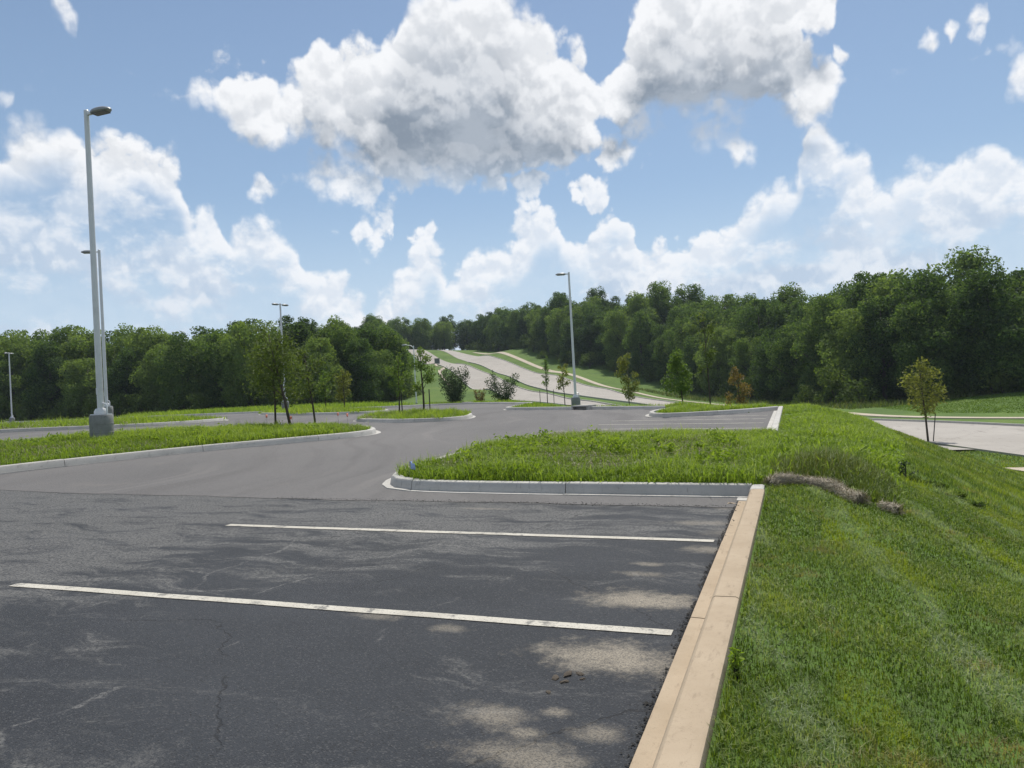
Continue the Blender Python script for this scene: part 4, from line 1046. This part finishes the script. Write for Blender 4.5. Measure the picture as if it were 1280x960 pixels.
def weeds(name, k, dens, h, w, label, mat='weed', seg=2, broad=0.25):
    q = scatter(ISL[k] if k != 'bulb' else [(-.3, 9.72)] + ISL[k][1:-1] + [(-.3, 18.2)], dens, rng, .14); n = len(q)
    cn = clump_noise(q, 1.9, 3 + len(k)); cn2 = clump_noise(q, .55, 30 + len(k))
    keep = rng.random(n) < np.clip(.80 + .45 * cn2 + .25 * cn, .16, 1); q, cn, cn2 = q[keep], cn[keep], cn2[keep]; n = len(q)
    z = bed_z(k, q[:, 0], q[:, 1]); b = rng.random(n) < broad
    tall = rng.random(n) < .012
    hh = h * rng.uniform(.40, 1.10, n) * np.clip(1 + .55 * cn + .30 * cn2, .35, 1.9) * np.where(b, .75, 1) * np.where(tall, 1.7, 1) * (np.clip(1.12 - (q[:, 1] - 10) * .085, .42, 1) if k == 'bulb' else 1)
    ww = w * rng.uniform(.7, 1.3, n) * np.where(b, 2.6, 1) * np.where(tall, .55, 1)
    V, F = blades(np.c_[q, z - .02], np.maximum(hh, .04), ww, np.where(tall, .25, 1) * rng.uniform(.25, 1.25, n), rng, seg)
    v = rng.normal(.46, .2, n) + .25 * cn + .18 * cn2 + .35 * tall
    grass_obj(name, [(V, F, 1 if seg == 1 else 3, np.clip(v, 0, 1))], M[mat], label)
    # withered blades between the green ones
    d = scatter(ISL[k], dens * .16, rng, .2); d = d[clump_noise(d, .55, 30 + len(k)) < .15]
    V, F = blades(np.c_[d, bed_z(k, d[:, 0], d[:, 1]) - .02], h * rng.uniform(.3, .8, len(d)), w * rng.uniform(.6, 1.1, len(d)), rng.uniform(.5, 1.6, len(d)), rng, seg)
    grass_obj('dry_grass', [(V, F, 1 if seg == 1 else 3, rng.random(len(d)))], M['straw'], 'withered tan blades among the ' + label.split(' on ')[0].split(' filling')[0].split(' around')[0] + ' of the ' + {'bulb': 'nearest kerbed island', 'left': 'island with the tall pole', 'round': 'rounded island', 'back': 'far narrow island', 'long': 'island under the second pole'}[k])


weeds('weedy_grass', 'bulb', 1600, .31, .009, 'tall bright green weeds filling the nearest kerbed island')
weeds('weedy_grass', 'left', 800, .22, .011, 'tall bright green weeds around the tall pole pedestal')
weeds('weedy_grass', 'round', 420, .24, .018, 'green grass on the small rounded island with two trees', seg=1)
weeds('weedy_grass', 'back', 160, .26, .03, 'green grass on the far narrow island', seg=1)
weeds('weedy_grass', 'long', 160, .26, .03, 'rough grass on the island under the second tall pole', seg=1)

# broad leaved weeds standing in clumps between the blades
def leafy_weeds(k, n, R, H, size, label):
    q = scatter(ISL[k], 6, rng, .3); q = q[q[:, 1] < 15.2] if k == 'bulb' else q; q = q[np.argsort(-clump_noise(q, 1.9, 3 + len(k)) + rng.normal(0, .35, len(q)))][:n]; z = bed_z(k, q[:, 0], q[:, 1]); cl = []
    for (x, y), zz in zip(q, z):
        s_ = rng.uniform(.5, 1.25)
        for i in range(4): cl.append(((x + rng.normal(0, R * .5 * s_), y + rng.normal(0, R * .5 * s_), zz + H * s_ * rng.uniform(.35, .8)), (R * s_ * .55, R * s_ * .55, H * s_ * .35)))
    o = add('leafy_weeds', crown('leafy_weeds', cl, 900, size, .42, rng, .1, .5, .2), None, M['weed']); tag(o, label, 'weeds', None, 'stuff')
leafy_weeds('bulb', 70, .22, .30, .085, 'broad leaved weeds in clumps on the nearest kerbed island')
leafy_weeds('left', 60, .22, .24, .09, 'broad leaved weeds in clumps around the tall pole pedestal')

# wild grass bank along the right side
def wild(poly, dens, h, w, mat, label, name, lean=(.2, 1.0), seg=2, patch=None, broad=.2):
    q = scatter(poly, dens, rng); n = len(q); cn = clump_noise(q, 1.1, 77); cn2 = clump_noise(q, .4, 78)
    if patch is not None:
        keep = patch(q, cn, cn2); q, cn, cn2 = q[keep], cn[keep], cn2[keep]; n = len(q)
    s = -sdist(np.array(poly), q[:, 0], q[:, 1])
    hh = h * rng.uniform(.45, 1.15, n) * (1 + .35 * cn) * np.clip(.45 + s * .8, .4, 1) * np.where((q[:, 1] > 14) & (q[:, 1] < 40) & (q[:, 0] > -1), .68, 1); b = rng.random(n) < broad
    V, F = blades(np.c_[q, land(q[:, 0], q[:, 1]) - .02], np.maximum(hh, .03), w * rng.uniform(.7, 1.3, n) * np.where(b, 2.5, 1), rng.uniform(*lean, n), rng, seg)
    return grass_obj(name, [(V, F, 1 if seg == 1 else 3, np.clip(rng.normal(.5, .2, n) + .2 * cn, 0, 1))], M[mat], label)
wild(WILD, 820, .34, .012, 'weed', 'rough bright green grass on the bank beyond the mown lawn', 'weedy_grass', patch=lambda q, a, b: (a > -.55) & ((q[:, 1] > 13.0) | (rng.random(len(q)) < .35)))
RUSH = np.array([(-.3, 10.4), (.15, 10.6), (.5, 10.15), (.72, 9.5), (.98, 9.35), (1.15, 10.4), (1.2, 11.6), (1.0, 12.8), (.5, 13.2), (-.1, 12.8), (-.36, 11.6)])
wild(RUSH, 1700, .44, .008, 'rush', 'dark wispy tall grass behind the straw roll', 'tall_grass', lean=(.1, .7), broad=0)
for (cx, cy, rx, ry) in ((.55, 14.6, .45, .9), (.1, 15.6, .35, .8), (1.1, 15.2, .3, .8)):
    pl = [(cx + rx * math.cos(t), cy + ry * math.sin(t)) for t in np.linspace(0, 2 * PI, 12)[:-1]]
    wild(pl, 330, .22, .012, 'straw', 'bleached dry grass lying among the green bank grass', 'dry_grass', lean=(.6, 1.6), broad=0)
# verge strips at the lot edges
def verge(poly, dens, h, w, label, mat='weed'):
    wild(poly, dens, h, w, mat, label, 'weedy_grass', seg=1, broad=.1)
verge([(-5.0, 33.2), (-9.6, 35.9), (-14.2, 38.1), (-14.9, 40.5), (-16, 46), (-11, 48), (-6, 44), (-3.5, 38)], 160, .22, .03, 'green grass on the verge around the far light pole')
verge([(-33.4, 60.5), (-36.2, 57), (-42, 51.4), (-47, 50.4), (-54, 52), (-60, 55), (-60, 70), (-42, 72), (-34, 66)], 45, .42, .06, 'rough grass along the edge of the lot below the wood')
verge([(-25.4, 63), (-29.5, 66), (-32.4, 63.6), (-36, 70), (-31, 75), (-22, 72), (-19.5, 60), (-20.6, 57)], 60, .30, .05, 'grass around the dark bushes behind the far kerb')

verge([(20, 72), (12, 84), (9, 100), (16, 106), (25, 104), (40, 103), (40, 80), (28, 66)], 40, .13, .07, 'mown green grass on the rounded mound across the road', 'mound')
verge([(6, 98), (-1, 118), (-17, 141), (-29, 158), (-33, 166), (-19, 150), (-2, 130), (8, 112), (16, 109), (24, 107), (14, 103)], 12, .8, .12, 'tall rough grass along the foot of the wood beyond the road', 'rush')

wild([(-.3, 9.85), (.1, 10.2), (.36, 9.9), (.58, 9.15), (.9, 8.95), (1.05, 9.3), (.7, 9.5), (.45, 10.2), (.15, 10.6), (-.2, 10.45)], 420, .16, .007, 'rush', 'short rough grass growing up around the straw roll', 'tall_grass', lean=(.2, 1.1), broad=0)

# straw roll and broken pieces
def straw_roll(pts, r0, label):
    root = empty('straw_roll', (0, 0, 0)); tag(root, label, 'straw roll', 'erosion straw rolls')
    path, L = resample(pts, .12, False); c = np.c_[path, land(path[:, 0], path[:, 1]) + r0 * .45 + .02 * np.sin(np.arange(len(path)) * .9)]
    root.location = tuple(c[0]); c0 = c - c[0]
    rad_ = [r0 * (1 + .12 * math.sin(i * 1.1) + .1 * math.sin(i * .43)) * (0.6 if i in (0, len(c) - 1) else 1) for i in range(len(c))]
    MB().tube([tuple(p) for p in c0], rad_, 12).build('core', M['straw'], root, True)
    n = int(L * 2600); i = rng.integers(0, len(c0), n); a = rng.uniform(0, 2 * PI, n)
    t = np.gradient(c0, axis=0); t /= np.linalg.norm(t, axis=1)[:, None]; s = np.cross(t, [0, 0, 1.0]); s /= np.linalg.norm(s, axis=1)[:, None]; u = np.cross(s, t)
    d = s[i] * np.cos(a)[:, None] + u[i] * np.sin(a)[:, None]
    C = c0[i] + d * (r0 * rng.uniform(.85, 1.12, n))[:, None] + t[i] * rng.uniform(-.06, .06, n)[:, None]
    dirv_ = t[i] + rng.normal(size=(n, 3)) * .8; dirv_ /= np.linalg.norm(dirv_, axis=1)[:, None]
    w = np.cross(dirv_, d); w /= np.linalg.norm(w, axis=1)[:, None] + 1e-9; ln = rng.uniform(.03, .09, n)[:, None]
    V = np.stack([C - dirv_ * ln, C + w * .004, C + dirv_ * ln, C - w * .004], 1).reshape(-1, 3)
    o = add('straw_fibres', npmesh('straw_fibres', V, np.arange(n * 4).reshape(n, 4), False, rng.random(n)), root, M['straw']); o['kind'] = 'stuff'
straw_roll([(-.33, 10.0), (-.12, 10.32), (.15, 10.42), (.40, 9.98), (.62, 9.3)], .078, 'grey straw erosion roll lying on the lawn past the end of the tan kerb')
straw_roll([(.86, 9.2), (.95, 9.05)], .06, 'short broken piece of straw erosion roll on the lawn')

# leafy weeds along the old trench line on the bank
def weed_plant(x, y, R, H, mat, label, seed, group=None, size=.05):
    r = np.random.default_rng(seed); root = empty('weed_plant', (x, y, landz(x, y))); tag(root, label, 'weed', group); cl = []
    for i in range(7):
        a = r.uniform(0, 2 * PI); q = R * r.uniform(0, .7); cl.append(((q * math.cos(a), q * math.sin(a), H * r.uniform(.25, .8)), (R * .4, R * .4, H * .3)))
    add('leaves', crown('leaves', cl, 900, size, .45, r, .2), root, mat)
    tb = MB()
    for c, _ in cl: tb.tube([(0, 0, -.03), (c[0] * .5, c[1] * .5, c[2] * .6), c], [.006, .005, .002], 5)
    tb.build('stems', M['stake'], root)
weed_plant(1.52, 12.9, .16, .30, M['leaf_dark'], 'dark leafy weed clump where the lawn meets the wild bank', 61)
for i, (x, y) in enumerate(((1.62, 12.7), (1.78, 12.75), (1.92, 12.6), (2.05, 12.0), (2.15, 11.4))):
    weed_plant(x, y, .16, .09, M['shrub'], 'low weed tuft in the shallow trench line across the lawn', 62 + i, 'weeds in the trench line')
weed_plant(1.12, 13.8, .55, .34, M['weed'], 'lime green leafy weed mound on the wild bank', 69, size=.09)
weed_plant(-.33, 3.75, .05, .16, M['weed'], 'small green weed sprouting against the back of the tan kerb', 70, size=.035)

# ------------------------------------------------------------------ small debris
def crumbs(name, n, fx, label, mat, s0, s1):
    V, F = [], []
    for i in range(n):
        x, y = fx(); s = rnd.uniform(s0, s1) * (1.6 if rnd.random() < .1 else 1); z = lotz(x, y) + .006; b = len(V)
        for k in range(6):
            d = [(1, 0, 0), (-1, 0, 0), (0, 1, 0), (0, -1, 0), (0, 0, 1), (0, 0, -.4)][k]
            V.append((x + d[0] * s * rnd.uniform(.6, 1.2), y + d[1] * s * rnd.uniform(.6, 1.2), z + d[2] * s * rnd.uniform(.4, .8)))
        for t in ((0, 2, 4), (2, 1, 4), (1, 3, 4), (3, 0, 4), (2, 0, 5), (1, 2, 5), (3, 1, 5), (0, 3, 5)): F.append([b + q for q in t])
    o = add(name, npmesh(name, V, F), None, mat); tag(o, label, 'debris', None, 'stuff')
def gutter():
    y = rnd.uniform(2.2, 9.4); 
    return -.69 + .012 * math.sin(y * 5) + rnd.gauss(0, .016), y
crumbs('asphalt_crumbs', 1500, gutter, 'dark asphalt crumbs along the edge of the tan gutter', M['crumb'], .003, .011)
crumbs('gravel', 900, lambda: (rnd.uniform(-7, -.8), 9.05 + rnd.gauss(0, .05)), 'loose grit along the joint of old and new asphalt', M['crumb'], .003, .008)
def clod(x, y, s, seed):
    r = random.Random(seed); bm = bmesh.new(); bmesh.ops.create_icosphere(bm, subdivisions=2, radius=s)
    for v in bm.verts: v.co = Vector((v.co.x * 1.35, v.co.y * .8, max(v.co.z, -.2 * s) * .45)) * r.uniform(.75, 1.2)
    m = bpy.data.meshes.new('mud_clod'); bm.to_mesh(m); bm.free()
    o = add('mud_clod', m, None, M['mud'], (x, y, lotz(x, y) + .05 * s)); o.rotation_euler = (0, 0, r.uniform(0, 6)); return o
for i, (x, y, s) in enumerate(((-1.19, 3.84, .030), (-1.24, 3.78, .024), (-1.13, 3.86, .020), (-1.18, 3.74, .020), (-1.10, 3.80, .014), (-1.22, 3.60, .015))):
    tag(clod(x, y, s, 80 + i), 'dark clod of dried mud on the asphalt beside the sand patch' if i < 5 else 'single dark mud clod lying apart from the others on the asphalt', 'clod', 'mud clods' if i < 5 else None)
chip = tag(clod(-.76, 9.25, .04, 95), 'broken tan concrete chip by the corner of the two kerbs', 'concrete chip'); chip.name = 'concrete_chip'
chip.data.materials.clear(); chip.data.materials.append(M['tan'])

# ------------------------------------------------------------------ summer haze
hz = MB().box((0, 0, 23.0), (3050, 3050, 32.0)).mesh('haze')
hm = bpy.data.materials.new('summer_haze'); hm.use_nodes = True; hm.node_tree.nodes.clear(); ht = NT(hm.node_tree)
hv = ht.new('ShaderNodeVolumePrincipled', {'Color': (0.74, 0.87, 1.0, 1), 'Density': HAZE, 'Anisotropy': 0.2}); ho = ht.n.new('ShaderNodeOutputMaterial'); ht.l.new(hv.outputs[0], ho.inputs['Volume'])
tag(add('haze', hz, None, hm), 'thin pale summer haze in the air', 'haze', None, 'stuff')
